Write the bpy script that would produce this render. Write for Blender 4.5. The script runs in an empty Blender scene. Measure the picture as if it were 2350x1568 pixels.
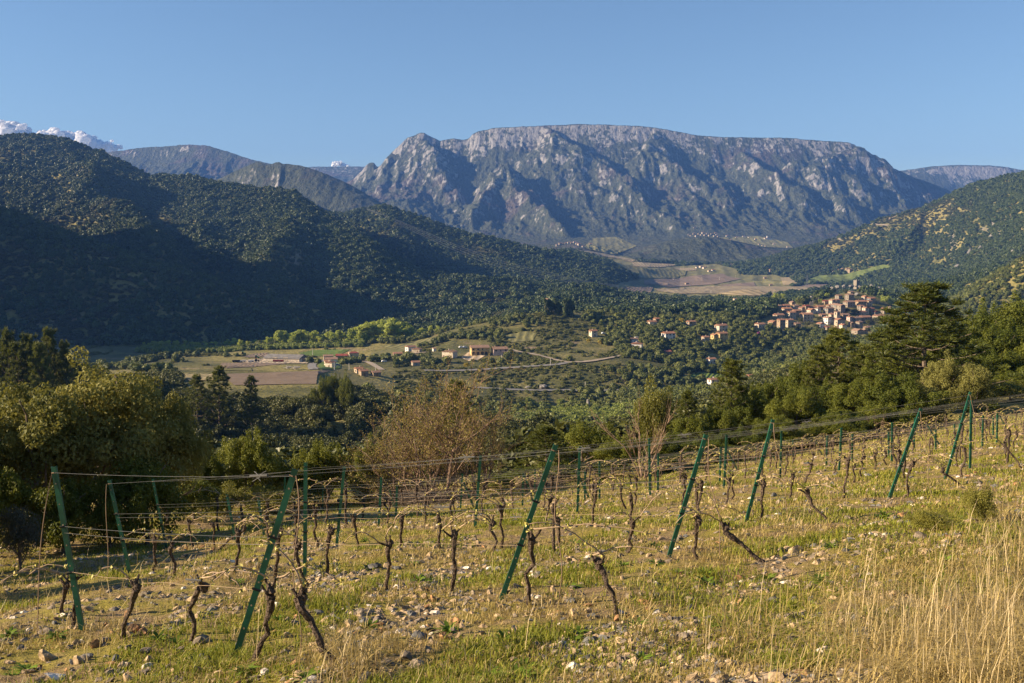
import bpy, math, random
import numpy as np
from mathutils import Vector

# ---------------------------------------------------------------- camera, sky, sun, exposure
SC = bpy.context.scene
COL = SC.collection
FPX, CU, CV, HV = 2285.0, 1175.0, 784.0, 560.0      # focal length, centre and horizon in the photo's 2350x1568 view
PITCH = math.atan((CV - HV) / FPX)
SP, CP = math.sin(PITCH), math.cos(PITCH)
cam = bpy.data.cameras.new("camera")
cam.sensor_width = 36.0
cam.lens = FPX / 2350.0 * 36.0
cam.clip_start = 0.1
cam.clip_end = 60000.0
cam_ob = bpy.data.objects.new("camera", cam)
cam_ob.location = (0, 0, 0)
cam_ob.rotation_euler = (math.pi / 2 - PITCH, 0, 0)
COL.objects.link(cam_ob)
SC.camera = cam_ob

SUN_EL = math.radians(22.0)
SUN_AZ = math.radians(-95.0)          # measured from +Y (view) towards +X: low sun from the left
SUN_DIR = Vector((math.sin(SUN_AZ) * math.cos(SUN_EL), math.cos(SUN_AZ) * math.cos(SUN_EL), math.sin(SUN_EL)))
world = bpy.data.worlds.new("World")
SC.world = world
world.use_nodes = True
wn = world.node_tree
wn.nodes.clear()
sky = wn.nodes.new("ShaderNodeTexSky")
sky.sky_type = 'NISHITA'
sky.sun_disc = False
sky.sun_elevation = SUN_EL
sky.sun_rotation = SUN_AZ
sky.altitude = 250.0
sky.air_density = 1.0
sky.dust_density = 0.1
sky.ozone_density = 3.2
bg = wn.nodes.new("ShaderNodeBackground")
bg.inputs["Strength"].default_value = 0.050
wo = wn.nodes.new("ShaderNodeOutputWorld")
wn.links.new(sky.outputs[0], bg.inputs[0])
wn.links.new(bg.outputs[0], wo.inputs[0])

sl = bpy.data.lights.new("sun", 'SUN')
sl.energy = 5.0
sl.angle = math.radians(0.5)
sl.color = (1.0, 0.80, 0.56)
sun = bpy.data.objects.new("sun", sl)
sun.rotation_euler = (-SUN_DIR).to_track_quat('-Z', 'Y').to_euler()
COL.objects.link(sun)

SC.view_settings.view_transform = 'Standard'
SC.view_settings.look = 'None'
SC.view_settings.exposure = 1.42
SC.view_settings.gamma = 1.0
SC.render.engine = 'CYCLES'
SC.cycles.use_denoising = True
SC.cycles.max_bounces = 5
SC.cycles.diffuse_bounces = 2
SC.cycles.glossy_bounces = 2
SC.cycles.transmission_bounces = 3
SC.cycles.volume_bounces = 0
SC.cycles.transparent_max_bounces = 6
SC.cycles.use_adaptive_sampling = True
SC.cycles.adaptive_threshold = 0.01
HAZE_DENSITY = 5.8e-5
HAZE_COLOR = (0.14, 0.34, 0.92)

rng = np.random.default_rng(7)
random.seed(7)

# ---------------------------------------------------------------- noise
def _hash(ix, iy, s):
    h = (ix.astype(np.int64) * 374761393 + iy.astype(np.int64) * 668265263 + s * 1274126177) & 0xFFFFFFFF
    h = ((h ^ (h >> 13)) * 1274126177) & 0xFFFFFFFF
    return ((h ^ (h >> 16)) & 0xFFFF) / 65535.0

def vnoise(x, y, s=0):
    x = np.asarray(x, float); y = np.asarray(y, float)
    ix = np.floor(x); iy = np.floor(y)
    fx = x - ix; fy = y - iy
    fx = fx * fx * fx * (fx * (fx * 6 - 15) + 10); fy = fy * fy * fy * (fy * (fy * 6 - 15) + 10)
    a = _hash(ix, iy, s); b = _hash(ix + 1, iy, s); c = _hash(ix, iy + 1, s); d = _hash(ix + 1, iy + 1, s)
    return (a + (b - a) * fx) * (1 - fy) + (c + (d - c) * fx) * fy      # 0..1

def fbm(x, y, o=4, s=0, g=0.5):
    t = 0.0; a = 1.0; n = 0.0; f = 1.0
    for k in range(o):
        t = t + a * vnoise(x * f + 17.3 * k, y * f - 9.1 * k, s + k); n += a; a *= g; f *= 2.03
    return t / n

def ridged(x, y, o=4, s=0, g=0.5):
    t = 0.0; a = 1.0; n = 0.0; f = 1.0
    for k in range(o):
        v = 1.0 - np.abs(2 * vnoise(x * f + 31.7 * k, y * f + 5.3 * k, s + k) - 1.0)
        t = t + a * v * v; n += a; a *= g; f *= 2.1
    return t / n

# ---------------------------------------------------------------- pixels <-> rays
def ray(u, v):
    s = (u - CU) / FPX; t = (CV - v) / FPX
    y = CP + t * SP
    return s / y, (-SP + t * CP) / y          # x/y and z/y

def proj(x, y, z):
    k = y * CP - z * SP
    return CU + FPX * x / k, CV - FPX * (y * SP + z * CP) / k

# ---------------------------------------------------------------- terrain: crest and valley lines seen from the vineyard, near to far
# each line: (points (u, v, distance), relief amplitude at the line, relief amplitude between it and the next, steepening)
LAYERS = [
 ([(-900,1350,18),(-200,1330,20),(0,1300,22),(380,1240,26),(720,1170,36),(1000,1152,38),(1500,1090,48),(1800,1043,58),(2100,987,70),(2350,932,80),(2600,880,85),(3300,760,90)], 0.0, 0.3, 0),
 ([(-900,1150,70),(0,1130,80),(400,1130,90),(800,1140,100),(1200,1120,100),(1450,1080,100),(1600,1030,100),(1800,965,105),(2000,905,110),(2200,860,115),(2350,840,120),(2600,790,130),(3300,600,130)], .6, 2, 0),
 ([(-900,1060,240),(0,1060,250),(400,1065,262),(800,1068,270),(1130,1050,262),(1280,1020,255),(1400,1010,260),(1500,960,300),(1650,930,330),(1800,880,340),(2000,850,340),(2350,805,340),(2600,760,350),(3300,560,340)], 2, 5, 0),
 ([(-900,690,300),(-300,740,300),(0,800,300),(100,830,300),(250,880,310),(430,928,325),(600,934,345),(730,934,345),(860,945,330),(920,945,320),(1130,985,305),(1280,1015,290),(1400,1010,300),(1500,958,360),(1650,920,400),(1800,870,420),(2000,832,420),(2350,790,420),(2600,750,430),(3300,560,420)], 1.0, 1.5, 0),
 ([(-900,800,440),(-300,860,440),(0,890,440),(300,890,430),(430,888,420),(520,886,420),(730,886,420),(800,902,420),(920,942,420),(1130,985,430),(1280,1000,440),(1400,985,470),(1500,950,480),(1650,915,520),(1800,860,540),(2000,825,540),(2350,785,540),(2600,745,560),(3300,560,560)], .3, .5, 0),
 ([(-900,820,560),(-300,850,560),(0,860,560),(300,858,560),(430,856,530),(520,855,525),(730,856,525),(800,885,530),(920,920,540),(1130,950,600),(1280,945,640),(1400,943,640),(1500,925,620),(1650,895,640),(1800,850,680),(2000,820,700),(2350,780,700),(2600,740,720),(3300,560,720)], .4, 1.0, 0),
 ([(-900,830,680),(0,845,680),(300,848,680),(430,848,660),(520,848,640),(730,852,620),(800,868,620),(920,890,640),(1090,893,680),(1300,897,690),(1500,894,700),(1620,898,710),(1750,860,760),(1850,830,800),(2000,800,850),(2350,770,850),(2600,730,860),(3300,560,860)], .3, 2.0, 0),
 ([(-900,830,760),(300,843,760),(430,840,740),(560,838,740),(740,838,720),(870,850,720),(1000,851,735),(1200,841,755),(1300,831,765),(1400,822,780),(1500,830,790),(1620,840,800),(1750,830,850),(1850,805,920),(2000,780,980),(2350,760,980),(2600,720,990),(3300,560,990)], .3, 1.5, 0),
 ([(-900,828,860),(300,833,860),(430,825,850),(560,822,850),(620,826,850),(740,830,830),(870,825,830),(950,812,835),(1060,805,840),(1200,800,845),(1300,800,850),(1400,795,855),(1500,770,890),(1620,765,910),(1750,765,960),(1850,757,1060),(2000,754,1120),(2100,747,1120),(2350,735,1130),(2600,700,1140),(3300,560,1140)], .5, 2.5, 0),
 ([(-4200,900,930),(-1700,840,950),(-900,800,980),(300,798,980),(500,800,980),(620,795,970),(740,790,960),(860,785,960),(950,780,960),(1060,752,960),(1160,732,965),(1230,719,970),(1270,714,970),(1320,717,975),(1400,725,985),(1480,730,1000),(1560,725,1040),(1650,712,1100),(1750,705,1180),(1850,690,1260),(1900,678,1290),(1960,668,1300),(2010,676,1300),(2080,700,1300),(2150,705,1300),(2200,680,1250),(2280,632,1230),(2350,594,1210),(2600,480,1150),(3300,300,1100)], 1.0, 1.5, 0),
 ([(-4200,900,1000),(-1700,840,1010),(-900,795,1060),(500,793,1060),(700,787,1060),(860,780,1060),(950,774,1060),(1060,757,1080),(1160,745,1090),(1270,730,1110),(1320,722,1150),(1400,714,1250),(1560,710,1350),(1750,703,1450),(1960,690,1500),(2200,690,1450),(2350,645,1400),(2600,520,1300),(3300,380,1300)], 1.0, 10, 0),
 ([(-4200,46,780),(-2900,46,780),(-1700,60,800),(-1300,-15,1000),(-900,-50,1300),(-400,250,1600),(-150,412,1500),(0,484,1380),(100,524,1330),(200,564,1290),(300,592,1260),(380,616,1240),(470,649,1220),(560,679,1200),(630,699,1210),(690,729,1180),(715,752,1170),(800,757,1180),(900,754,1190),(1000,748,1200),(1100,737,1210),(1200,718,1250),(1270,706,1300),(1340,702,1400),(1560,702,1500),(1750,698,1600),(1960,690,1700),(2200,650,1600),(2350,622,1500),(2600,520,1400),(3300,380,1400)], 2.5, 12, 0),  # unseen far-left crest, here and just below, raised to cast shade on the spur
 ([(-4200,-200,1300),(-2900,-100,1350),(-1700,40,1800),(-900,180,1950),(-400,480,2000),(0,570,1750),(200,630,1620),(380,670,1520),(560,718,1420),(690,748,1350),(715,745,1330),(800,738,1320),(1000,724,1340),(1100,714,1360),(1200,700,1400),(1270,690,1450),(1340,690,1550),(1560,696,1750),(1750,692,1900),(1960,686,2000),(2200,650,1900),(2350,612,1650),(2600,540,1550),(3300,400,1550)], 3, 26, 0),
 ([(-4200,-300,2000),(-2900,-160,2200),(-1700,20,2500),(-900,110,2650),(-400,250,2900),(-200,292,2800),(0,315,2700),(60,313,2680),(150,321,2650),(230,350,2600),(280,375,2560),(340,405,2500),(450,411,2350),(560,433,2250),(620,433,2200),(680,443,2150),(720,471,2100),(750,493,2050),(800,523,1950),(850,555,1880),(900,588,1800),(970,628,1720),(1040,637,1700),(1180,645,1720),(1260,661,1740),(1340,681,1780),(1400,686,1850),(1560,688,2000),(1750,685,2150),(1960,678,2300),(2100,664,2250),(2200,645,2100),(2350,590,1900),(2600,480,1800),(3300,330,1800)], 3, 10, .25),
 ([(-900,260,3700),(0,385,3100),(340,450,2800),(560,480,2600),(680,490,2480),(750,540,2350),(850,610,2200),(970,655,2050),(1180,668,2050),(1340,678,2080),(1400,676,2150),(1560,671,2350),(1750,662,2500),(1960,655,2600),(2100,635,2500),(2350,530,2150),(2600,430,2000),(3300,280,2000)], 1, 14, 0),
 ([(-900,260,4000),(0,380,3500),(340,440,3200),(560,470,3000),(680,480,2850),(750,491,2700),(790,495,2650),(830,485,2620),(880,477,2600),(950,500,2570),(1020,525,2540),(1080,543,2520),(1130,551,2500),(1250,579,2500),(1300,588,2520),(1380,605,2550),(1470,637,2600),(1500,641,2700),(1560,650,2750),(1750,648,2850),(1850,640,2850),(1960,620,2850),(2100,575,2750),(2200,515,2600),(2350,455,2400),(2600,370,2250),(3300,220,2250)], 1.5, 8, 0),
 ([(-900,300,4600),(0,430,4100),(560,500,3600),(880,520,3200),(1130,580,3100),(1250,590,3000),(1330,582,3100),(1380,602,3050),(1470,613,3000),(1560,622,3050),(1700,612,3120),(1750,600,3150),(1832,575,3150),(1878,563,3150),(1948,539,3120),(2018,504,3080),(2122,476,3000),(2227,429,2900),(2350,397,2800),(2600,320,2600),(3300,180,2600)], 2.5, 6, 0),
 ([(-900,330,5200),(0,450,4600),(560,520,4000),(880,530,3700),(1130,572,3600),(1250,577,3500),(1330,572,3500),(1420,590,3500),(1560,600,3500),(1700,604,3500),(1832,600,3500),(2018,560,3500),(2227,520,3500),(2350,500,3450),(2600,420,3400),(3300,300,3300)], 2, 24, 0),
 ([(-900,340,5300),(0,400,4900),(400,440,4500),(510,407,4400),(545,390,4380),(590,371,4350),(612,378,4330),(622,378,4330),(632,373,4330),(640,372,4320),(650,377,4315),(664,377,4310),(690,380,4300),(730,392,4280),(760,404,4260),(800,422,4250),(840,444,4200),(880,469,4150),(910,501,4100),(1000,545,4100),(1130,560,4050),(1270,564,4000),(1340,563,4000),(1400,574,3950),(1450,582,3900),(1500,564,3880),(1550,550,3870),(1620,545,3870),(1680,554,3880),(1750,570,3900),(1830,582,3900),(1900,590,3950),(2018,570,4000),(2227,540,4000),(2350,520,4000),(2600,450,4000),(3300,330,4000)], 4, 8, 0),
 ([(-900,380,5600),(0,440,5400),(400,470,5200),(700,470,5000),(900,512,4700),(1000,548,4550),(1270,558,4450),(1340,554,4450),(1450,562,4450),(1620,556,4450),(1750,562,4450),(1900,567,4450),(2018,558,4500),(2227,530,4700),(2350,510,4800),(2600,450,4800),(3300,330,4800)], 3, 10, 0),
 ([(-900,380,6500),(0,420,6200),(300,430,6200),(560,440,6000),(720,450,5600),(880,500,5000),(1000,540,4850),(1270,549,4800),(1450,546,4800),(1620,533,4800),(1750,540,4800),(1900,547,4850),(2018,530,5100),(2130,495,5500),(2227,490,5600),(2350,500,5600),(2600,450,5600),(3300,380,5600)], 12, 70, .42),
 ([(-900,400,7600),(0,390,7400),(240,353,7400),(258,348,7350),(330,338,7300),(390,334,7250),(430,331,7200),(480,335,7150),(520,346,7100),(550,357,7050),(580,367,7000),(610,373,6950),(640,380,6900),(680,400,6850),(720,420,6700),(750,430,6600),(790,422,6450),(808,414,6400),(828,396,6350),(840,380,6340),(848,374,6330),(858,373,6330),(866,384,6330),(874,385,6330),(886,369,6320),(900,349,6310),(910,340,6300),(920,331,6300),(935,316,6300),(952,311,6300),(964,304,6300),(972,304,6300),(985,311,6300),(1010,323,6300),(1040,318,6300),(1060,321,6300),(1076,318,6300),(1084,308,6300),(1096,302,6300),(1130,295,6300),(1200,291,6300),(1260,289,6300),(1340,285,6300),(1400,287,6300),(1480,290,6300),(1540,299,6300),(1600,312,6300),(1660,315,6300),(1740,316,6300),(1820,317,6300),(1900,323,6300),(1946,326,6300),(1964,333,6300),(1974,345,6300),(1984,358,6300),(2000,369,6300),(2050,386,6300),(2100,409,6300),(2150,426,6300),(2200,450,6350),(2300,480,6400),(2600,460,6400),(3300,420,6400)], 10, 6, 0),
 ([(-900,430,8500),(240,385,8300),(430,372,8300),(600,400,8200),(720,420,8000),(800,440,7500),(960,350,7200),(1060,340,7200),(1340,300,7200),(1600,326,7200),(1900,342,7200),(1980,400,7200),(2050,440,7500),(2200,468,7900),(2350,478,7900),(2600,478,7900),(3300,450,7500)], 4, 40, .3),
 ([(-900,440,9500),(430,400,9500),(700,384,9500),(720,382,9500),(860,382,9500),(960,385,9500),(1340,332,9500),(1900,362,9300),(2000,402,8700),(2060,392,8500),(2100,387,8450),(2140,381,8450),(2200,378,8450),(2270,379,8450),(2310,383,8450),(2350,390,8450),(2450,400,8450),(3300,430,8450)], 6, 5, 0),
 ([(-900,480,11000),(3300,480,11000)], 5, 0, 0),
]
L = []
for pts, amp, mid, steep in LAYERS:
    p = np.array(pts, float)
    a, e = ray(p[:, 0], p[:, 1])
    zz = e * p[:, 2]
    if 3 <= len(L) <= 10:                      # unseen far left drawn nearer, making room for an added shade-casting hill
        ax = np.linspace(-2.7, -.55, 60); za = np.interp(ax, a, zz); da = np.interp(ax, a, p[:, 2])
        q = np.clip((-.62 - ax) / .5, 0, 1); da = da * (1 - .30 * q * q * (3 - 2 * q))
        k = a > -.55
        L.append((np.concatenate([ax, a[k]]), np.concatenate([da, p[k, 2]]), np.concatenate([za, zz[k]]), amp, mid, steep)); continue
    L.append((a, p[:, 2], zz, amp, mid, steep))

def plane(x, y):
    return -1.70 - 0.2 * y + 0.08 * x + 0.0012 * np.where(x > 0, x, 0) ** 2 * np.clip(y / 20, 0, 1)

SPURS = []          # filled below: (P (n,3) crest points, slope)

def terrain(x, y, spurs=True, detail=True):
    x = np.atleast_1d(np.asarray(x, float)); y = np.atleast_1d(np.asarray(y, float))
    d = np.maximum(y, 1.0); a = x / d
    zp = plane(x, y)
    dk = [np.interp(a, l[0], l[1]) for l in L]
    zk = [np.interp(a, l[0], l[2]) for l in L]
    d0 = dk[0] * 0.45
    z = np.where(d <= d0, zp, 0.0)
    m = (d > d0) & (d < dk[0])
    t = np.clip((d - d0) / (dk[0] - d0), 0, 1)
    ze = plane(a * d0, d0)
    # leave the slope plane smoothly and reach the far edge line
    b = t * t * (3 - 2 * t)
    z = np.where(m, zp + b * (zk[0] - plane(a * dk[0], dk[0])), z)
    amp = np.zeros_like(z)
    for k in range(len(L) - 1):
        m = (d >= dk[k]) & (d < dk[k + 1])
        if not m.any():
            continue
        t = ((d - dk[k]) / np.maximum(dk[k + 1] - dk[k], 1e-3))[m]
        A0, mid, st = L[k][3], L[k][4], L[k][5]
        A1 = L[k + 1][3]
        ts = t + 0.35 * (t * t * (3 - 2 * t) - t)
        if st:
            ts = (1 - st) * t + st * t ** 5
        z[m] = zk[k][m] + (zk[k + 1][m] - zk[k][m]) * ts
        amp[m] = A0 + (A1 - A0) * t + mid * (4 * t * (1 - t)) ** 0.7
    m = d >= dk[-1]
    z[m] = zk[-1][m]
    if spurs:
        for P, sl_, wob in SPURS:
            x0, x1 = P[:, 0].min() - 900, P[:, 0].max() + 900
            y0, y1 = P[:, 1].min() - 900, P[:, 1].max() + 900
            m = (x > x0) & (x < x1) & (y > y0) & (y < y1)
            if not m.any():
                continue
            xs = x[m]; ys = y[m]
            w = wob * (fbm(xs / 140, ys / 140, 3, 55) - .5)
            best = np.full(xs.shape, -1e9)
            for i in range(len(P) - 1):
                ax, ay, az = P[i]; bx, by, bz = P[i + 1]
                ex, ey = bx - ax, by - ay
                q = np.clip(((xs - ax) * ex + (ys - ay) * ey) / (ex * ex + ey * ey), 0, 1)
                ds = np.hypot(xs - ax - q * ex + w, ys - ay - q * ey - w)
                best = np.maximum(best, az + (bz - az) * q - sl_ * ds)
            zz = z[m]
            k_ = 14.0                                     # soft maximum
            hh = np.clip(0.5 + 0.5 * (best - zz) / k_, 0, 1)
            z[m] = zz + (best - zz) * hh + k_ * hh * (1 - hh)
    if detail:
        far = d > 3300
        n = np.zeros_like(z)
        mm = (amp > 0.05) & ~far
        if mm.any():
            xx, yy = x[mm], y[mm]
            w = fbm(xx / 260, yy / 260, 2, 3) * 90
            q = np.clip((d[mm] - 700) / 500, 0, 1)
            nb = (ridged((xx + w) / 330., (yy - w) / 330., 4, 11) - .42) * 1.6
            na = (ridged((xx + w * .3) / 70., (yy - w * .3) / 70., 4, 13) - .42) * 1.6
            n[mm] = na + (nb - na) * q
        mm = (amp > 0.05) & far
        if mm.any():
            xx, yy = x[mm], y[mm]
            w = (fbm(xx / 500, yy / 500, 3, 5) - .5) * 420
            r1 = ridged((xx + w) / 620, (yy + w * .4) / 900, 5, 21, .55) - .42
            r2 = ridged((xx - w * .35) / 92, (yy + w * .5) / 400, 4, 29, .62) - .42
            r3 = ridged((xx + w * .3) / 34, (yy - w * .3) / 110, 3, 37, .6) - .42
            n[mm] = 0.95 * r1 + 0.56 * r2 + .24 * r3
        z = z + amp * n
        mm = d < 75
        if mm.any():                                   # tussocks and stony banks of the vineyard floor
            xx, yy = x[mm], y[mm]
            f = np.clip((75 - d[mm]) / 25, 0, 1)
            z[mm] += f * (.30 * (fbm(xx / 2.6, yy / 2.6, 3, 91) - .5) + .07 * (fbm(xx / .35, yy / .35, 3, 95) - .5))
    return z

def hit(u, v, lo=2.0, hi=10500.0, n=900):
    """first ground point on the ray through a photo pixel"""
    a, e = ray(u, v)
    dd = np.geomspace(lo, hi, n)
    g = terrain(a * dd, dd) - e * dd
    i = np.argmax(g > 0)
    if g[i] <= 0:
        i = n - 1
    a0, a1 = dd[max(i - 1, 0)], dd[i]
    dd = np.linspace(a0, a1, 24)
    g = terrain(a * dd, dd) - e * dd
    j = int(np.argmax(g > 0)) if (g > 0).any() else 23
    d = dd[j]
    return np.array([a * d, d, e * d])

def gz(x, y):
    return float(terrain(x, y)[0])

def spur(pts, slope, wob=60):
    P = []
    for u, v, pr in pts:
        h = hit(u, v)
        a, e = ray(u, v)
        d = h[1] - pr
        P.append((a * d, d, e * d))
    return (np.array(P), slope, wob)

_sp = [
 spur([(966,306,0),(975,318,90),(988,338,170),(1009,375,240),(1026,417,250),(1046,455,150)], .95, 90),
 spur([(905,352,60),(893,398,160),(880,440,180)], .9, 90),
 spur([(1161,374,330),(1177,403,380),(1212,445,370),(1254,487,300),(1303,532,120)], .95, 70),
 spur([(1160,376,330),(1135,417,320),(1100,473,240),(1054,515,120)], .8, 80),
 spur([(1254,290,0),(1271,305,120),(1324,343,170),(1380,375,110)], .8, 90),
 spur([(1310,345,60),(1359,366,150),(1429,399,260),(1464,434,270),(1495,461,120)], .75, 80),
 spur([(1324,410,150),(1376,424,220),(1495,464,230),(1562,508,110)], .7, 80),
 spur([(1500,300,0),(1490,340,120),(1530,370,160),(1600,420,160)], .7, 100),
 spur([(1700,345,60),(1751,392,220),(1842,431,300),(1891,456,150)], .75, 80),
 spur([(1898,431,120),(1940,452,250),(2014,496,100)], .7, 80),
 spur([(1640,400,120),(1660,431,200),(1681,478,100)], .7, 80),
 spur([(1960,335,0),(1900,365,120),(1820,372,100)], .8, 120),
 spur([(2000,370,0),(2040,420,140),(2090,460,120)], .7, 90),
]
_sp += [
 spur([(140,326,0),(215,395,160),(290,475,260),(360,555,300),(398,605,260)], .80, 60),
 spur([(690,452,0),(650,520,90),(620,600,120),(600,690,60)], .62, 60),
 spur([(480,420,0),(470,500,90),(455,580,100)], .62, 50),
 spur([(745,488,0),(840,548,40),(960,622,30)], .75, 40),
 spur([(880,480,0),(930,545,70),(985,600,60)], .7, 40),
 spur([(1110,550,0),(1160,585,60),(1210,625,40)], .7, 40),
 spur([(2130,478,0),(2080,540,90),(2020,590,90)], .6, 60),
]
SPURS.extend(_sp)

# ---------------------------------------------------------------- materials
def mat(name):
    m = bpy.data.materials.new(name); m.use_nodes = True
    nt = m.node_tree
    b = nt.nodes["Principled BSDF"]
    b.inputs["Roughness"].default_value = .85
    b.inputs["Specular IOR Level"].default_value = .2
    return m, nt, b

class NT:
    """tiny node helper"""
    def __init__(s, nt): s.t = nt
    def n(s, typ, **kw):
        x = s.t.nodes.new(typ)
        for k, v in kw.items(): setattr(x, k, v)
        return x
    def lk(s, a, b): s.t.links.new(a, b)
    def geo(s): return s.n("ShaderNodeNewGeometry")
    def noise(s, vec, scale, detail=3, rough=.55, dist=0):
        x = s.n("ShaderNodeTexNoise"); s.lk(vec, x.inputs["Vector"])
        x.inputs["Scale"].default_value = scale; x.inputs["Detail"].default_value = detail
        x.inputs["Roughness"].default_value = rough; x.inputs["Distortion"].default_value = dist
        return x.outputs["Fac"]
    def mix(s, f, a, b, bt='MIX'):
        x = s.n("ShaderNodeMix", data_type='RGBA', blend_type=bt)
        for i, q in ((0, f), (6, a), (7, b)):
            if isinstance(q, (int, float)): x.inputs[i].default_value = q
            elif isinstance(q, tuple): x.inputs[i].default_value = (*q, 1)
            else: s.lk(q, x.inputs[i])
        return x.outputs[2]
    def ramp(s, f, lo, hi, a=0.0, b=1.0):
        x = s.n("ShaderNodeMapRange"); s.lk(f, x.inputs[0])
        for i, q in zip((1, 2, 3, 4), (lo, hi, a, b)): x.inputs[i].default_value = q
        x.interpolation_type = 'SMOOTHSTEP'
        return x.outputs[0]
    def math(s, op, a, b=0.0):
        x = s.n("ShaderNodeMath", operation=op)
        for i, q in enumerate((a, b)):
            if isinstance(q, (int, float)): x.inputs[i].default_value = q
            else: s.lk(q, x.inputs[i])
        return x.outputs[0]
    def bump(s, h, strength, dist, b):
        x = s.n("ShaderNodeBump"); x.inputs["Strength"].default_value = strength; x.inputs["Distance"].default_value = dist
        s.lk(h, x.inputs["Height"]); s.lk(x.outputs[0], b.inputs["Normal"])
    def attr(s, name, typ='GEOMETRY'):
        x = s.n("ShaderNodeAttribute"); x.attribute_name = name; x.attribute_type = typ
        return x
    def sep(s, v):
        x = s.n("ShaderNodeSeparateXYZ"); s.lk(v, x.inputs[0]); return x.outputs

def simple(name, col, rough=.8, var=.25, scale=3.0, spec=.2, metal=0.0, obj=False, bump=0.0):
    """plain material with mottled variation"""
    m, nt, b = mat(name); N = NT(nt)
    g = N.geo()
    f = N.noise(g.outputs["Position"], scale, 4)
    lo = tuple(c * (1 - var) for c in col); hi = tuple(min(1, c * (1 + var)) for c in col)
    c = N.mix(N.ramp(f, .3, .7), lo, hi)
    if obj:
        oi = N.n("ShaderNodeObjectInfo")
        c = N.mix(N.ramp(oi.outputs["Random"], 0, 1, .0, .5), c, tuple(x * .55 for x in col))
    N.lk(c, b.inputs["Base Color"])
    b.inputs["Roughness"].default_value = rough; b.inputs["Specular IOR Level"].default_value = spec
    b.inputs["Metallic"].default_value = metal
    if bump: N.bump(f, bump, .05, b)
    return m

# ---------------------------------------------------------------- mesh helpers
def new_mesh(name, verts, faces, mats=(), mi=None, smooth=False, uniform=None):
    """verts (n,3); faces list of lists or an (m,k) array"""
    me = bpy.data.meshes.new(name)
    v = np.asarray(verts, np.float32)
    if isinstance(faces, np.ndarray):
        k = faces.shape[1]; m = len(faces)
        me.vertices.add(len(v)); me.vertices.foreach_set("co", v.ravel())
        me.loops.add(m * k); me.loops.foreach_set("vertex_index", faces.ravel().astype(np.int32))
        me.polygons.add(m); me.polygons.foreach_set("loop_start", np.arange(0, m * k, k, dtype=np.int32))
        try: me.polygons.foreach_set("loop_total", np.full(m, k, np.int32))
        except Exception: pass
        me.update(calc_edges=True)
    else:
        me.from_pydata([tuple(map(float, q)) for q in v], [], [list(map(int, f)) for f in faces]); me.update()
    for q in mats: me.materials.append(q)
    if mi is not None: me.polygons.foreach_set("material_index", np.asarray(mi, np.int32))
    me.polygons.foreach_set("use_smooth", np.full(len(me.polygons), smooth))
    me.update()
    return me

def link(name, me, parent=None, loc=None):
    o = bpy.data.objects.new(name, me); COL.objects.link(o)
    if parent is not None: o.parent = parent
    if loc is not None: o.location = loc
    return o

def tag(o, label=None, cat=None, group=None, kind=None):
    if label: o["label"] = label
    if cat: o["category"] = cat
    if group: o["group"] = group
    if kind: o["kind"] = kind
    return o

def empty(name, loc, rz=0.0):
    o = bpy.data.objects.new(name, None); COL.objects.link(o)
    o.location = loc; o.rotation_euler = (0, 0, rz); o.empty_display_size = .2
    return o

def copy_tree(o, parent=None):
    c = o.copy(); COL.objects.link(c)
    if parent is not None: c.parent = parent
    for ch in o.children: copy_tree(ch, c)
    return c

class MB:
    """collects boxes, tubes and prisms for one mesh"""
    def __init__(s): s.v = []; s.f = []
    def add(s, v, f):
        o = len(s.v); s.v.extend([tuple(map(float, q)) for q in v]); s.f.extend([[i + o for i in q] for q in f])
    def box(s, c, sz, rz=0.0):
        x, y, z = (q / 2 for q in sz); cr, sr = math.cos(rz), math.sin(rz)
        v = []
        for dz in (-z, z):
            for dx, dy in ((-x, -y), (x, -y), (x, y), (-x, y)):
                v.append((c[0] + dx * cr - dy * sr, c[1] + dx * sr + dy * cr, c[2] + dz))
        s.add(v, [[3, 2, 1, 0], [4, 5, 6, 7], [0, 1, 5, 4], [1, 2, 6, 5], [2, 3, 7, 6], [3, 0, 4, 7]])
    def tube(s, pts, rad, n=6, cap=True):
        P = [np.asarray(p, float) for p in pts]
        if not hasattr(rad, '__len__'): rad = [rad] * len(P)
        o = len(s.v); ref = np.array((.31, .17, .93)); rings = []
        for i, p in enumerate(P):
            t = P[min(i + 1, len(P) - 1)] - P[max(i - 1, 0)]
            t = t / (np.linalg.norm(t) + 1e-9)
            a = np.cross(t, ref)
            if np.linalg.norm(a) < 1e-3: a = np.cross(t, (1, 0, 0))
            a /= np.linalg.norm(a); b = np.cross(t, a)
            for k in range(n):
                q = 2 * math.pi * k / n
                s.v.append(tuple(p + rad[i] * (math.cos(q) * a + math.sin(q) * b)))
        for i in range(len(P) - 1):
            for k in range(n):
                k2 = (k + 1) % n
                s.f.append([o + i * n + k, o + i * n + k2, o + (i + 1) * n + k2, o + (i + 1) * n + k])
        if cap:
            s.f.append([o + k for k in range(n)][::-1])
            s.f.append([o + (len(P) - 1) * n + k for k in range(n)])
    def mesh(s, name, m, smooth=False):
        return new_mesh(name, np.array(s.v).reshape(-1, 3), s.f, (m,), smooth=smooth)
    def build(s, name, m, parent=None, smooth=False, loc=None):
        return link(name, s.mesh(name, m, smooth), parent, loc)
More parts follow.
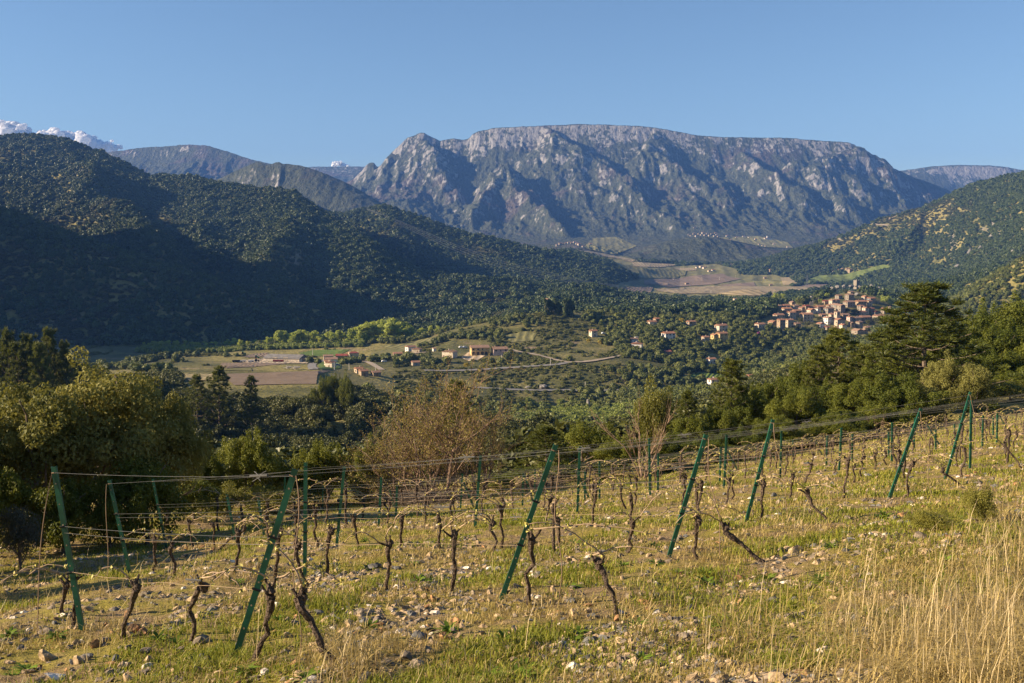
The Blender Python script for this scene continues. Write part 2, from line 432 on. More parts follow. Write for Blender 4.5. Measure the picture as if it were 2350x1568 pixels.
# ================================================================ LAND
def grid_object(name, av, dv, material, zoff=0.0):
    A, D = np.meshgrid(av, dv)
    X = A * D; Y = D
    Z = terrain(X.ravel(), Y.ravel()).reshape(X.shape) + zoff
    nr, nc = X.shape
    idx = np.arange(nr * nc).reshape(nr, nc)
    F = np.stack([idx[:-1, :-1], idx[:-1, 1:], idx[1:, 1:], idx[1:, :-1]], -1).reshape(-1, 4)
    me = new_mesh(name, np.stack([X, Y, Z], -1).reshape(-1, 3), F, (material,), smooth=True)
    return tag(link(name, me), kind="structure")

# --- material of the forested hills (what shows between the tree crowns)
def land_material():
    m, nt, b = mat("hill_ground"); N = NT(nt); g = N.geo(); P = g.outputs["Position"]
    big = N.noise(P, .006, 4); med = N.noise(P, .03, 4); fine = N.noise(P, .25, 4, .65)
    grass = N.mix(N.ramp(fine, .35, .65), (.175, .155, .045), (.27, .225, .08))
    scrub = N.mix(N.ramp(med, .4, .6), (.075, .078, .022), (.14, .125, .042))
    soil = N.mix(N.ramp(fine, .3, .7), (.17, .12, .075), (.26, .20, .13))
    c = N.mix(N.ramp(big, .42, .58), scrub, grass)
    c = N.mix(N.ramp(med, .60, .72), c, soil)
    nz = N.sep(g.outputs["Normal"])[2]
    rock = N.mix(N.ramp(fine, .3, .7), (.14, .125, .105), (.26, .24, .21))
    c = N.mix(N.ramp(nz, .72, .60), c, rock)
    N.lk(c, b.inputs["Base Color"])
    N.bump(fine, .8, 2.0, b)
    return m

def mountain_material():
    m, nt, b = mat("mountain_rock_and_scrub"); N = NT(nt); g = N.geo(); P = g.outputs["Position"]
    mp = N.n("ShaderNodeMapping"); N.lk(P, mp.inputs[0]); mp.inputs["Scale"].default_value = (1.25, .8, .38)
    Q = mp.outputs[0]
    fine = N.noise(Q, .045, 5, .68); med = N.noise(Q, .013, 5, .62, .4); big = N.noise(P, .0022, 4, .6)
    z = N.sep(P)[2]
    nz = N.sep(g.outputs["Normal"])[2]
    sc = N.mix(N.ramp(fine, .35, .65), (.038, .048, .027), (.080, .086, .048))
    purple = N.mix(N.ramp(fine, .3, .7), (.066, .056, .048), (.105, .086, .074))
    c = N.mix(N.ramp(N.math('ADD', N.math('MULTIPLY', big, .7), N.math('MULTIPLY', med, .3)), .52, .62), sc, purple)
    rock = N.mix(N.ramp(fine, .3, .7), (.165, .158, .15), (.35, .335, .315))
    # rock shows where it is steep, more so high up, broken by vegetation
    st = N.ramp(nz, .90, .58)
    up = N.ramp(z, 200, 780)
    k = N.math('ADD', N.math('MULTIPLY', st, .62), N.math('MULTIPLY', N.math('MULTIPLY', up, up), .30))
    k = N.math('ADD', k, N.math('MULTIPLY', N.math('SUBTRACT', med, .5), 1.5))
    k = N.math('ADD', k, N.math('MULTIPLY', N.math('SUBTRACT', fine, .5), 1.1))
    k = N.math('ADD', k, N.math('MULTIPLY', N.ramp(N.sep(P)[1], 7700, 8200), .34))
    flat = N.ramp(nz, .985, .95)
    k = N.math('MULTIPLY', k, flat)
    c = N.mix(N.ramp(k, .55, .78), c, rock)
    N.lk(c, b.inputs["Base Color"])
    N.bump(N.math('ADD', fine, N.math('MULTIPLY', med, 1.6)), 1.0, 26.0, b)
    return m

M_LAND = land_material(); M_MOUNT = mountain_material()
av = np.concatenate([np.linspace(-2.6, -.60, 160)[:-1], np.linspace(-.60, .60, 900), np.linspace(.60, .95, 40)[1:]])
dv1 = np.concatenate([np.geomspace(60, 250, 110)[:-1], np.geomspace(250, 1400, 480)[:-1], np.geomspace(1400, 3300, 330)])
dv2 = np.concatenate([np.geomspace(3300, 4750, 170)[:-1], np.geomspace(4750, 6500, 430)[:-1], np.geomspace(6500, 11000, 120)])
valley = grid_object("valley_terrain", av, dv1, M_LAND)
mountains = grid_object("mountain_terrain", av, dv2, M_MOUNT)
# plain far beyond and to the sides, down at the valley level
pl = new_mesh("plain", [(-30000, 11000, -300), (30000, 11000, -300), (30000, 40000, -300), (-30000, 40000, -300)], [[0, 1, 2, 3]], (M_LAND,))
tag(link("far_plain_ground", pl), kind="structure")

# --- air
hz = bpy.data.materials.new("haze_air"); hz.use_nodes = True
hz.node_tree.nodes.clear()
_o = hz.node_tree.nodes.new("ShaderNodeOutputMaterial"); _v = hz.node_tree.nodes.new("ShaderNodeVolumePrincipled")
_v.inputs["Color"].default_value = (*HAZE_COLOR, 1); _v.inputs["Density"].default_value = HAZE_DENSITY
_v.inputs["Anisotropy"].default_value = 0.0
hz.node_tree.links.new(_v.outputs[0], _o.inputs["Volume"])
mb = MB(); mb.box((0, 11900 / 2 - 50, 400), (32000, 12500, 1420))
haze = mb.build("haze", hz); tag(haze, kind="stuff")
# ================================================================ FAR WOODS (one mass each, nobody could count them)
def foliage_mat(name, lo, hi, trans=.25, gloss=.35, src='OBJ', spec=.3):
    """leaf material; hue varies per tree (object random) and per leaf clump (tint attribute)"""
    m, nt, b = mat(name); N = NT(nt)
    oi = N.n("ShaderNodeObjectInfo"); at = N.attr("tint")
    g = N.geo()
    fac = N.math('ADD', N.math('MULTIPLY', oi.outputs["Random"], .55), N.math('MULTIPLY', at.outputs["Fac"], .45))
    c = N.mix(fac, lo, hi)
    N.lk(c, b.inputs["Base Color"])
    b.inputs["Roughness"].default_value = gloss; b.inputs["Specular IOR Level"].default_value = spec
    if trans > 0:
        tr = N.n("ShaderNodeBsdfTranslucent"); N.lk(N.mix(.5, c, (hi[0] * 1.3, hi[1] * 1.25, hi[2] * .7)), tr.inputs["Color"])
        mx = N.n("ShaderNodeMixShader"); mx.inputs[0].default_value = trans
        N.lk(b.outputs[0], mx.inputs[1]); N.lk(tr.outputs[0], mx.inputs[2])
        N.lk(mx.outputs[0], nt.nodes["Material Output"].inputs[0])
    return m

M_OAK = foliage_mat("holm_oak_leaves", (.022, .044, .012), (.085, .112, .027), .12, .5)
M_SPRING = foliage_mat("spring_poplar_leaves", (.20, .27, .04), (.42, .45, .08), .35, .5)
M_SHRUB = foliage_mat("garrigue_shrub_leaves", (.068, .088, .02), (.175, .172, .043), .2, .5)
M_BROOM = foliage_mat("broom_flowers", (.28, .22, .02), (.42, .33, .03), .2, .6)

def leaf_cloud(n, blobs, size, r, up=.35, flat=1.0, aspect=.6, shell=.55):
    """n leaf quads spread through blobs [(x,y,z,rx,ry,rz)]; returns verts, faces, tint per vertex"""
    B = np.array(blobs, float)
    vol = (B[:, 3] * B[:, 4] * B[:, 5]) ** (2 / 3.)
    bi = r.choice(len(B), n, p=vol / vol.sum())
    dv = r.normal(size=(n, 3)); dv /= np.linalg.norm(dv, axis=1)[:, None]
    rad = shell + (1 - shell) * r.random(n) ** .6
    C = B[bi, :3] + dv * rad[:, None] * B[bi, 3:6]
    nrm = dv * 1.0 + r.normal(size=(n, 3)) * .75 + np.array((0, 0, up))
    nrm /= np.linalg.norm(nrm, axis=1)[:, None]
    t = np.cross(nrm, r.normal(size=(n, 3))); t /= np.linalg.norm(t, axis=1)[:, None]
    s = np.cross(nrm, t)
    L_ = size * (.6 + .8 * r.random(n))[:, None]
    W_ = L_ * aspect
    V = np.stack([C - t * L_ * .5, C + s * W_ * .5 + nrm * W_ * .12, C + t * L_ * .5, C - s * W_ * .5 + nrm * W_ * .12], 1).reshape(-1, 3)
    F = np.arange(4 * n).reshape(-1, 4)
    bt = r.random(len(B))
    tint = np.clip(bt[bi] * .7 + .3 * r.random(n), 0, 1)
    return V, F, np.repeat(tint, 4)

def set_tint(me, tint):
    a = me.attributes.new("tint", 'FLOAT', 'POINT'); a.data.foreach_set("value", np.asarray(tint, np.float32))

def ico(sub=2):
    import bmesh
    bm = bmesh.new(); bmesh.ops.create_icosphere(bm, subdivisions=sub, radius=1.0)
    V = np.array([v.co for v in bm.verts]); F = np.array([[v.index for v in f.verts] for f in bm.faces]); bm.free()
    return V, F

def puff_mesh(name, m, seed, n=260, sx=1.0, sz=.85, leaf=.42, core=True):
    """unit crown (radius about 1, base at z=0): lumpy core plus leaf clumps"""
    r = np.random.default_rng(seed)
    nb = 7
    bl = []
    for k in range(nb):
        q = 2 * math.pi * (k + r.random()) / nb
        rr = .28 + .34 * r.random(); h = .55 + .55 * r.random()
        bl.append((rr * math.cos(q) * sx, rr * math.sin(q) * sx, h * sz, .42 + .2 * r.random(), .42 + .2 * r.random(), .36 + .2 * r.random()))
    bl.append((0, 0, 1.05 * sz, .45, .45, .42))
    V, F, T = leaf_cloud(n, bl, leaf, r, .5, aspect=.85, shell=.75)
    if core:
        Vi, Fi = ico(2)
        off = fbm(Vi[:, 0] * 2 + seed, Vi[:, 1] * 2 + Vi[:, 2] * 1.7, 3, seed)
        Vi = Vi * (.55 + .55 * off)[:, None] * np.array((.88 * sx, .88 * sx, .80 * sz)) + np.array((0, 0, .68 * sz))
        Vi[:, 2] = np.maximum(Vi[:, 2], 0)
        o = len(V)
        V = np.vstack([V, Vi]); T = np.concatenate([T, off])
        F4 = np.concatenate([Fi + o, Fi[:, :1] + o], 1)
        faces = [list(f) for f in F] + [list(f[:3]) for f in F4]
    else:
        faces = F
    me = new_mesh(name, V, faces, (m,))
    set_tint(me, T)
    return me

def poplar_mesh(name, m, seed, n=320):
    r = np.random.default_rng(seed); bl = []
    for k in range(10):
        h = .12 + .86 * k / 9
        w = .21 * math.sin(math.pi * min(1, (.15 + .85 * (1 - abs(h - .42) / .62)))) * (.8 + .5 * r.random()) + .05
        bl.append((.09 * r.normal(), .09 * r.normal(), h, w, w, .13))
    V, F, T = leaf_cloud(n, bl, .085, r, .2, aspect=.8, shell=.4)
    me = new_mesh(name, V, F, (m,)); set_tint(me, T)
    return me

def source_collection(name, meshes):
    c = bpy.data.collections.new(name)
    for i, me in enumerate(meshes):
        c.objects.link(bpy.data.objects.new(f"{name}_{i:02d}", me))
    return c

def scatter(name, pts, scl, coll, nvar, material=None, seed=1):
    """ONE object of kind stuff whose crowns are instanced by a geometry-node group"""
    r = np.random.default_rng(seed); n = len(pts)
    me = bpy.data.meshes.new(name)
    me.vertices.add(n); me.vertices.foreach_set("co", np.asarray(pts, np.float32).ravel())
    a = me.attributes.new("scl", 'FLOAT_VECTOR', 'POINT'); a.data.foreach_set("vector", np.asarray(scl, np.float32).ravel())
    rot = np.zeros((n, 3), np.float32); rot[:, 2] = r.random(n) * 6.283
    a = me.attributes.new("rot", 'FLOAT_VECTOR', 'POINT'); a.data.foreach_set("vector", rot.ravel())
    a = me.attributes.new("vi", 'INT', 'POINT'); a.data.foreach_set("value", r.integers(0, nvar, n).astype(np.int32))
    o = link(name, me); tag(o, kind="stuff")
    ng = bpy.data.node_groups.new(name + "_nodes", 'GeometryNodeTree')
    ng.interface.new_socket("Geometry", in_out='INPUT', socket_type='NodeSocketGeometry')
    ng.interface.new_socket("Geometry", in_out='OUTPUT', socket_type='NodeSocketGeometry')
    nd = ng.nodes; lk = ng.links.new
    gi = nd.new("NodeGroupInput"); go = nd.new("NodeGroupOutput")
    ip = nd.new("GeometryNodeInstanceOnPoints"); ci = nd.new("GeometryNodeCollectionInfo")
    ci.inputs["Collection"].default_value = coll
    ci.inputs["Separate Children"].default_value = True; ci.inputs["Reset Children"].default_value = True
    ip.inputs["Pick Instance"].default_value = True
    def na(nm, t):
        x = nd.new("GeometryNodeInputNamedAttribute"); x.data_type = t; x.inputs[0].default_value = nm; return x.outputs[0]
    lk(gi.outputs[0], ip.inputs["Points"]); lk(ci.outputs[0], ip.inputs["Instance"])
    lk(na("vi", 'INT'), ip.inputs["Instance Index"]); lk(na("rot", 'FLOAT_VECTOR'), ip.inputs["Rotation"]); lk(na("scl", 'FLOAT_VECTOR'), ip.inputs["Scale"])
    lk(ip.outputs[0], go.inputs[0])
    md = o.modifiers.new("crowns", 'NODES'); md.node_group = ng
    return o

def in_poly(u, v, poly):
    p = np.asarray(poly, float); r = np.zeros(np.shape(u), bool); j = len(p) - 1
    for i in range(len(p)):
        c = ((p[i, 1] > v) != (p[j, 1] > v)) & (u < (p[j, 0] - p[i, 0]) * (v - p[i, 1]) / (p[j, 1] - p[i, 1] + 1e-12) + p[i, 0])
        r ^= c; j = i
    return r

# open ground in photo pixels (fields, roads, yards, village): no woods there, with the distance band it holds for
OPEN = []          # (poly, dmin, dmax)
def open_area(poly, d0=0, d1=1e9): OPEN.append((poly, d0, d1))

def sample(n, a0, a1, d0, d1, seed):
    r = np.random.default_rng(seed)
    d = np.sqrt(d0 * d0 + (d1 * d1 - d0 * d0) * r.random(n)); a = a0 + (a1 - a0) * r.random(n)
    x = a * d; z = terrain(x, d)
    u, v = proj(x, d, z)
    keep = np.ones(n, bool)
    for poly, q0, q1 in OPEN:
        m = (d > q0) & (d < q1)
        keep &= ~(m & in_poly(u, v, poly))
    return x, d, z, u, v, keep, r
# --- open ground and fields: (name, polygon in photo pixels, dmin, dmax, colours, stripe direction, stripe width, lift)
def q6(*p): return [(1351.4 + .206 * x, 617 + .206 * y) for x, y in p]
def q3(*p): return [(1527.6 + .35 * x, 235 + .35 * y) for x, y in p]
def q2(*p): return [(763.8 + .35 * x, 235 + .35 * y) for x, y in p]
def q4(*p): return [(293.8 + .25 * x, 646.3 + .25 * y) for x, y in p]
def q5(*p): return [(822.6 + .25 * x, 646.3 + .25 * y) for x, y in p]
def q7(*p): return [(1703.9 + .175 * x, 616.9 + .175 * y) for x, y in p]
def q8(*p): return [(1762.6 + .25 * x, 617 + .25 * y) for x, y in p]
BROWN = ((.20, .145, .10), (.27, .20, .14)); TAN = ((.27, .21, .12), (.34, .275, .16)); GREEN = ((.10, .13, .03), (.15, .18, .045))
OLIVE = ((.14, .135, .05), (.21, .19, .075)); STRAW = ((.26, .21, .10), (.33, .27, .14)); YARD = ((.42, .33, .22), (.5, .4, .28)); LIME = ((.085, .13, .022), (.13, .18, .035))
PLAIN = [(1345,672),(1400,655),(1470,640),(1395,600),(1335,582),(1440,590),(1480,606),(1560,612),(1640,606),(1690,618),(1700,632),(1780,632),(1830,648),(1800,668),(1760,682),(1640,690),(1500,682),(1400,678)]
FIELDS = [
 ("valley_pasture", PLAIN, 1900, 3600, OLIVE, 10, 40),
 ("terraced_field", [(1339,571),(1359,547),(1418,545),(1462,566),(1411,586)], 3350, 4900, OLIVE, 5, 30),
 ("hamlet_meadow", q3((330,890),(480,885),(620,880),(800,920),(840,960),(520,950),(400,920)), 3900, 5200, OLIVE, 5, 30),
 ("ploughed_field", q6((0,238),(560,213),(720,213),(690,272),(400,266),(0,280)), 1900, 3600, BROWN, 20, 6),
 ("vineyard_field", q6((610,130),(980,119),(1140,88),(1500,62),(1540,90),(1700,120),(1400,183),(900,214),(780,190),(620,186)), 1900, 3600, BROWN, 80, 9),
 ("vineyard_field", q6((742,235),(1400,202),(1860,205),(2190,208),(2700,205),(2480,255),(1990,312),(1700,312),(1330,285),(1000,292),(760,258)), 1900, 3600, TAN, -35, 14),
 ("ploughed_field", q6((1440,190),(1840,158),(1862,203),(1500,204)), 1900, 3600, BROWN, 50, 6),
 ("terraced_field", q6((490,8),(1000,30),(1060,50),(985,112),(560,112)), 1900, 3600, OLIVE, 4, 16),
 ("ploughed_field", q6((930,-2),(1180,-2),(1205,26),(1040,36)), 1900, 3600, TAN, 30, 8),
 ("green_field", q3((868,1192),(1000,1140),(1180,1133),(1420,1068),(1525,1080),(1360,1112),(1250,1162),(1180,1190)), 1900, 3600, GREEN, 10, 30),
 ("vineyard_field", q3((750,1155),(812,1150),(880,1203),(770,1205)), 1900, 3600, TAN, 100, 10),
 ("ploughed_field", q3((872,1206),(1130,1191),(1080,1222),(950,1228)), 1900, 3600, BROWN, 60, 8),
 ("ploughed_field", q2((1575,968),(1700,983),(2000,1040),(1960,1052),(1780,1022),(1600,987)), 1900, 3900, TAN, 20, 10),
 ("ploughed_field", q2((1960,1052),(2290,1068),(2150,1087),(1970,1082)), 1900, 3600, TAN, 0, 10),
 ("terraced_field", q2((1980,1088),(2320,1108),(2310,1142),(2010,1162)), 1900, 3600, OLIVE, 3, 14),
 ("ploughed_field", q4((905,852),(1500,832),(1880,816),(1740,860),(1730,945),(1480,945),(1150,955),(970,955),(905,902)), 380, 640, BROWN, 60, 2.2),
 ("vineyard_field", q4((600,837),(820,806),(1130,795),(1150,842),(900,846)), 540, 800, OLIVE, 75, 2.5),
 ("ploughed_field", q4((820,792),(860,751),(1200,746),(1590,736),(1500,751),(1140,787),(900,797)), 600, 900, BROWN, 10, 3),
 ("hay_field", q4((480,852),(760,851),(900,851),(900,902),(570,922)), 380, 640, STRAW, 0, 4),
 ("farm_yard", q4((940,738),(1270,704),(1290,742),(1600,738),(1640,715),(1690,735),(1640,755),(1100,748)), 650, 960, YARD, 0, 4),
 ("ploughed_field", q4((1050,691),(1150,665),(1290,655),(1275,690),(1100,701)), 700, 1000, BROWN, 0, 3),
 ("meadow", q4((1560,662),(1700,631),(2040,625),(1930,682),(1660,692)), 700, 1000, LIME, 0, 0),
 ("meadow", q4((1740,772),(1790,722),(1990,700),(2140,690),(2100,730),(1960,740),(1950,800),(1760,812)), 600, 1000, LIME, 0, 0),
 ("vineyard_field", q5((105,662),(330,606),(420,640),(300,692),(120,702)), 700, 1000, OLIVE, 60, 2.5),
 ("green_field", q6((1060,1200),(1250,1160),(1480,1168),(1500,1212),(1250,1252),(1040,1282),(925,1262)), 480, 1000, LIME, 20, 3),
 ("meadow", q6((830,1322),(960,1292),(1060,1330),(1260,1345),(1280,1362),(900,1348)), 480, 1000, OLIVE, 20, 8),
 ("meadow", q5((200,600),(420,570),(640,520),(760,540),(600,590),(430,640)), 700, 1000, OLIVE, 20, 8),
 ("meadow", q5((1340,500),(1520,455),(1640,480),(1600,545),(1400,560)), 700, 1000, OLIVE, 5, 7),
 ("stony_bank", q5((940,700),(1010,650),(1170,680),(1100,720),(1000,735)), 700, 1000, YARD, 5, 7),
 ("river", q5((1690,1180),(1840,1178),(1990,1185),(1985,1200),(1800,1203)), 480, 760, None, 0, 0),
]
CHECK = [(2000,752,2080,676)]
for nm, poly, d0, d1, *_ in FIELDS: open_area(poly, d0, d1)
VILLAGE = q7((150,700),(400,600),(450,450),(600,400),(800,470),(1040,400),(1220,320),(1480,290),(1740,360),(1960,480),(1980,720),(1750,800),(1640,860),(1440,860),(1000,820),(680,790),(450,790))
open_area(VILLAGE, 1000, 1420)
open_area([(400,838),(900,838),(905,900),(800,905),(730,930),(430,930)], 352, 720)
ROADS = [   # name, centre line in photo pixels, width, dmin, dmax
 ("valley_road", q5((600,818),(800,822),(1000,820),(1200,808),(1350,798),(1500,788),(1650,778),(1800,768),(1920,748)), 6, 600, 900),
 ("side_lane", q5((1920,745),(2050,742),(2150,732),(2260,712),(2350,695),(2420,682)), 4.5, 600, 900),
 ("house_lane", q5((1380,622),(1480,648),(1600,668),(1700,690),(1800,718),(1920,745)), 4, 600, 980),
 ("river_road", q5((1060,975),(1180,983),(1320,992),(1500,998),(1700,1003),(1900,1003),(2060,1005),(2250,1005),(2400,1003)), 6, 560, 800),
 ("river_road", q6((120,1363),(300,1355),(480,1345),(640,1345),(800,1355),(980,1364),(1150,1374),(1285,1382)), 6, 500, 800),
 ("winding_road", q4((1700,812),(1690,790),(1680,765),(1720,748),(1770,738),(1830,720)), 6, 600, 960),
 ("winding_road", q4((1710,812),(1700,795),(1730,800)), 5, 600, 960),
 ("farm_track", q4((2165,730),(2230,755),(2290,790),(2330,815)), 5, 600, 960),
 ("farm_track", q5((380,697),(440,680),(500,665),(560,655),(630,652)), 4, 600, 960),
 ("hill_track", q6((690,512),(760,498),(830,483)), 5, 700, 1400),
 ("hill_track", q6((1100,430),(1120,405),(1150,380)), 5, 700, 1500),
 ("field_track", q6((690,272),(720,245),(745,225),(780,205),(640,198)), 7, 1900, 3600),
 ("hill_track", q3((1315,797),(1335,802),(1430,806),(1460,810)), 8, 2200, 3300),
 ("hill_track", q3((1115,890),(1150,905)), 8, 2200, 3400),
]
for nm, pts, w, d0, d1 in ROADS:
    for (x0, y0), (x1, y1) in zip(pts[:-1], pts[1:]):
        k = 2.2
        open_area([(x0 - 2, y0 - k), (x1 + 2, y1 - k), (x1 + 2, y1 + k * .8), (x0 - 2, y0 + k * .8)], d0, d1)

# --- fields, roads
def field_material(name, cols, ang, wid):
    m, nt, b = mat(name); N = NT(nt); P = N.geo().outputs["Position"]
    f = N.noise(P, .05, 4); f2 = N.noise(P, .6, 3, .7)
    c = N.mix(N.ramp(N.math('ADD', N.math('MULTIPLY', f, .6), N.math('MULTIPLY', f2, .4)), .35, .65), *cols)
    if wid:
        mp = N.n("ShaderNodeMapping"); N.lk(P, mp.inputs[0]); mp.inputs["Rotation"].default_value = (0, 0, math.radians(ang))
        s_ = N.sep(mp.outputs[0])[0]
        wv = N.math('SINE', N.math('ADD', N.math('MULTIPLY', s_, 6.283 / wid), N.math('MULTIPLY', f, 5.0)))
        lo = tuple(q * .62 + w * .1 for q, w in zip(cols[0], (.05, .07, .02)))
        c = N.mix(N.math('MULTIPLY', N.ramp(wv, .1, .8), .75), c, lo)
        N.bump(wv, .5, .4, b)
    N.lk(c, b.inputs["Base Color"])
    return m

def subgrid(name, poly, d0, d1, material, lift):
    P = np.array(poly, float); pu0, pu1 = P[:, 0].min(), P[:, 0].max()
    a = np.linspace(ray(pu0 - 3, 800)[0], ray(pu1 + 3, 800)[0], max(8, int((pu1 - pu0) / .9)))
    b = np.linspace(ray(pu0 - 3, 600)[0], ray(pu1 + 3, 600)[0], 3)
    lo, hi = min(a[0], b[0]), max(a[-1], b[-1])
    a = np.linspace(lo, hi, max(8, int((pu1 - pu0) / .9)))
    dd = np.geomspace(d0, d1, 900)
    A, D = np.meshgrid(a, dd); X = A * D
    Z = terrain(X.ravel(), D.ravel()).reshape(X.shape) + lift
    U, V = proj(X, D, Z - lift)
    ins = in_poly(U, V, poly)
    q = ins[:-1, :-1] & ins[1:, 1:]
    idx = np.arange(X.size).reshape(X.shape)
    F = np.stack([idx[:-1, :-1], idx[:-1, 1:], idx[1:, 1:], idx[1:, :-1]], -1)[q]
    if len(F) == 0: print("EMPTY", name, poly[0]); return None
    used, inv = np.unique(F.ravel(), return_inverse=True)
    V3 = np.stack([X, D, Z], -1).reshape(-1, 3)[used]
    me = new_mesh(name, V3, inv.reshape(-1, 4), (material,), smooth=True)
    return tag(link(name, me), kind="structure")

m, nt, b = mat("river_water"); b.inputs["Base Color"].default_value = (.10, .13, .14, 1); b.inputs["Roughness"].default_value = .12
b.inputs["Specular IOR Level"].default_value = .5; M_WATER = m
for i, (nm, poly, d0, d1, cols, ang, wid) in enumerate(FIELDS):
    M = M_WATER if cols is None else field_material(f"{nm}_soil_{i}", cols, ang, wid)
    subgrid(nm, poly, d0, d1, M, (.25 + .0001 * d0) if d0 < 1500 else (1.2 if i < 1 else 2.4 + .02 * i))

M_ROAD = simple("pale_asphalt", (.21, .20, .185), .9, .15, .2)
M_TRACK = simple("dusty_track", (.33, .27, .20), .95, .15, .2)
def ribbon(name, pts, w, d0, d1, material, lift=.4):
    H = []
    for (x0, y0), (x1, y1) in zip(pts[:-1], pts[1:]):
        n = max(2, int(abs(x1 - x0) / 4))
        for t in np.linspace(0, 1, n, endpoint=False): H.append(hit(x0 + (x1 - x0) * t, y0 + (y1 - y0) * t, d0, d1, 500))
    H.append(hit(*pts[-1], d0, d1, 500)); H = np.array(H)
    for _ in range(2): H[1:-1, :2] = (H[:-2, :2] + 2 * H[1:-1, :2] + H[2:, :2]) / 4
    T = np.gradient(H[:, :2], axis=0); T /= np.linalg.norm(T, axis=1)[:, None] + 1e-9
    Nn = np.stack([-T[:, 1], T[:, 0]], 1)
    V = []
    zc = terrain(H[:, 0], H[:, 1])
    for s in (-1, 1):
        XY = H[:, :2] + Nn * s * w / 2
        V.append(np.column_stack([XY, np.maximum(zc, terrain(XY[:, 0], XY[:, 1])) + lift]))
    n = len(H); V = np.vstack(V); i = np.arange(n - 1)
    F = np.stack([i, i + 1, i + 1 + n, i + n], 1)
    tag(link(name, new_mesh(name, V, F, (material,), smooth=True)), kind="structure")
for nm, pts, w, d0, d1 in ROADS:
    ribbon(nm, pts, w, d0, d1, M_ROAD if "road" in nm else M_TRACK)
# ================================================================ VINEYARD SLOPE
def vineyard_material():
    m, nt, b = mat("vineyard_soil"); N = NT(nt); P = N.geo().outputs["Position"]
    f1 = N.noise(P, .9, 5, .65); f2 = N.noise(P, 9, 5, .7); f3 = N.noise(P, 40, 3, .7)
    soil = N.mix(N.ramp(f2, .3, .7), (.16, .105, .05), (.33, .235, .12))
    moss = N.mix(N.ramp(f2, .3, .7), (.19, .165, .025), (.32, .255, .05))
    c = N.mix(N.ramp(f1, .40, .58), soil, moss)
    c = N.mix(N.ramp(f3, .66, .76), c, (.33, .25, .15))
    N.lk(c, b.inputs["Base Color"]); b.inputs["Roughness"].default_value = .95
    N.bump(N.math('ADD', f2, N.math('MULTIPLY', f3, .5)), .9, .06, b)
    return m
M_SOIL = vineyard_material()
avn = np.concatenate([np.linspace(-1.35, -.60, 40)[:-1], np.linspace(-.60, .60, 620), np.linspace(.60, .95, 20)[1:]])
grid_object("vineyard_ground", avn, np.geomspace(1.5, 60.0, 620), M_SOIL)
me = new_mesh("ground_behind", [(-60, -12, .9), (60, -12, 4), (1.42, 1.5, -1.90), (-2.02, 1.5, -2.16)], [[0, 1, 2, 3]], (M_SOIL,))
tag(link("slope_ground", me), kind="structure")

def top_hit(u, v, h, lo=5, hi=120):
    """ground point under a pixel at which something of height h ends"""
    a, e = ray(u, v); dd = np.geomspace(lo, hi, 700)
    g = e * dd - terrain(a * dd, dd)
    j = int(np.argmax(g < 0)) if (g < 0).any() else len(dd) - 1
    i = j
    while i > 0 and g[i] < h and g[i - 1] >= g[i] - .02: i -= 1
    d = dd[i]
    return np.array([a * d, d, float(terrain(a * d, d)[0])])

M_POST = simple("green_painted_steel", (.010, .078, .044), .45, .35, 5.0, .4)
M_TENS = simple("dull_zinc", (.07, .07, .068), .6, .2, 6, .2)
M_CLIP = simple("black_wire_clip", (.015, .015, .015), .5, .1, 8)
M_WIRE = simple("galvanised_wire", (.19, .19, .18), .5, .1, 3, .3, .4)
M_RUST = simple("old_tying_wire", (.20, .135, .085), .7, .2, 5)
M_BARK = simple("vine_bark", (.105, .078, .058), .95, .6, 45, .1, bump=.9)
M_CANE = simple("vine_cane", (.36, .26, .165), .75, .25, 20)
M_BUD = simple("vine_bud", (.42, .37, .10), .6, .3, 30)

def post(name, base, top, label, group, leaning):
    """channel-section steel vineyard post with punched holes and wire clips"""
    root = empty(name, base); tag(root, label, "vineyard post", group)
    b = np.array(base, float); t = np.array(top, float); ax = t - b; ln = np.linalg.norm(ax); ax /= ln
    s = np.cross(ax, (0, 1, 0)); s /= np.linalg.norm(s); f = np.cross(s, ax)
    if f[1] > 0: f = -f
    w, dp, th = .026, .034, .004
    prof = [(-w, 0), (w, 0), (w, dp), (w - th, dp), (w - th, th), (-w + th, th), (-w + th, dp), (-w, dp)]
    V = []
    for q in (-.35, ln):
        V += [ax * q + s * px - f * py for px, py in prof]
    n = 8
    F = [[k, (k + 1) % n, n + (k + 1) % n, n + k] for k in range(n)] + [list(range(n))[::-1], list(range(n, 2 * n))]
    me = new_mesh("shaft", np.array(V), F, (M_POST,)); link("shaft", me, root)
    m = MB(); c = ax * (ln * .965)
    m.tube([c - f * .004 + s * (w + .004), c + f * .006, c - f * .004 - s * (w + .004), c - f * (dp + .006), c - f * .004 + s * (w + .004)], .006, 5)
    m.build("wire_tie", M_RUST if leaning else M_CLIP, root)
    for q in (.64, .36) if leaning else (.66, .40):
        m = MB(); c = ax * (ln * q) + f * .004
        m.tube([c - s * (w + .012), c + s * (w + .012)], .011, 6); m.tube([c - s * (w + .010), c - s * (w + .012) + ax * .03], .006, 5)
        m.build("wire_clip", M_CLIP, root)
    if leaning:
        for q in np.linspace(.15, .9, 7):
            m = MB(); c = ax * (ln * q) + f * .003
            m.tube([c, c + f * .003], .008, 8); m.build("punched_hole", M_CANE, root)
    return root, t

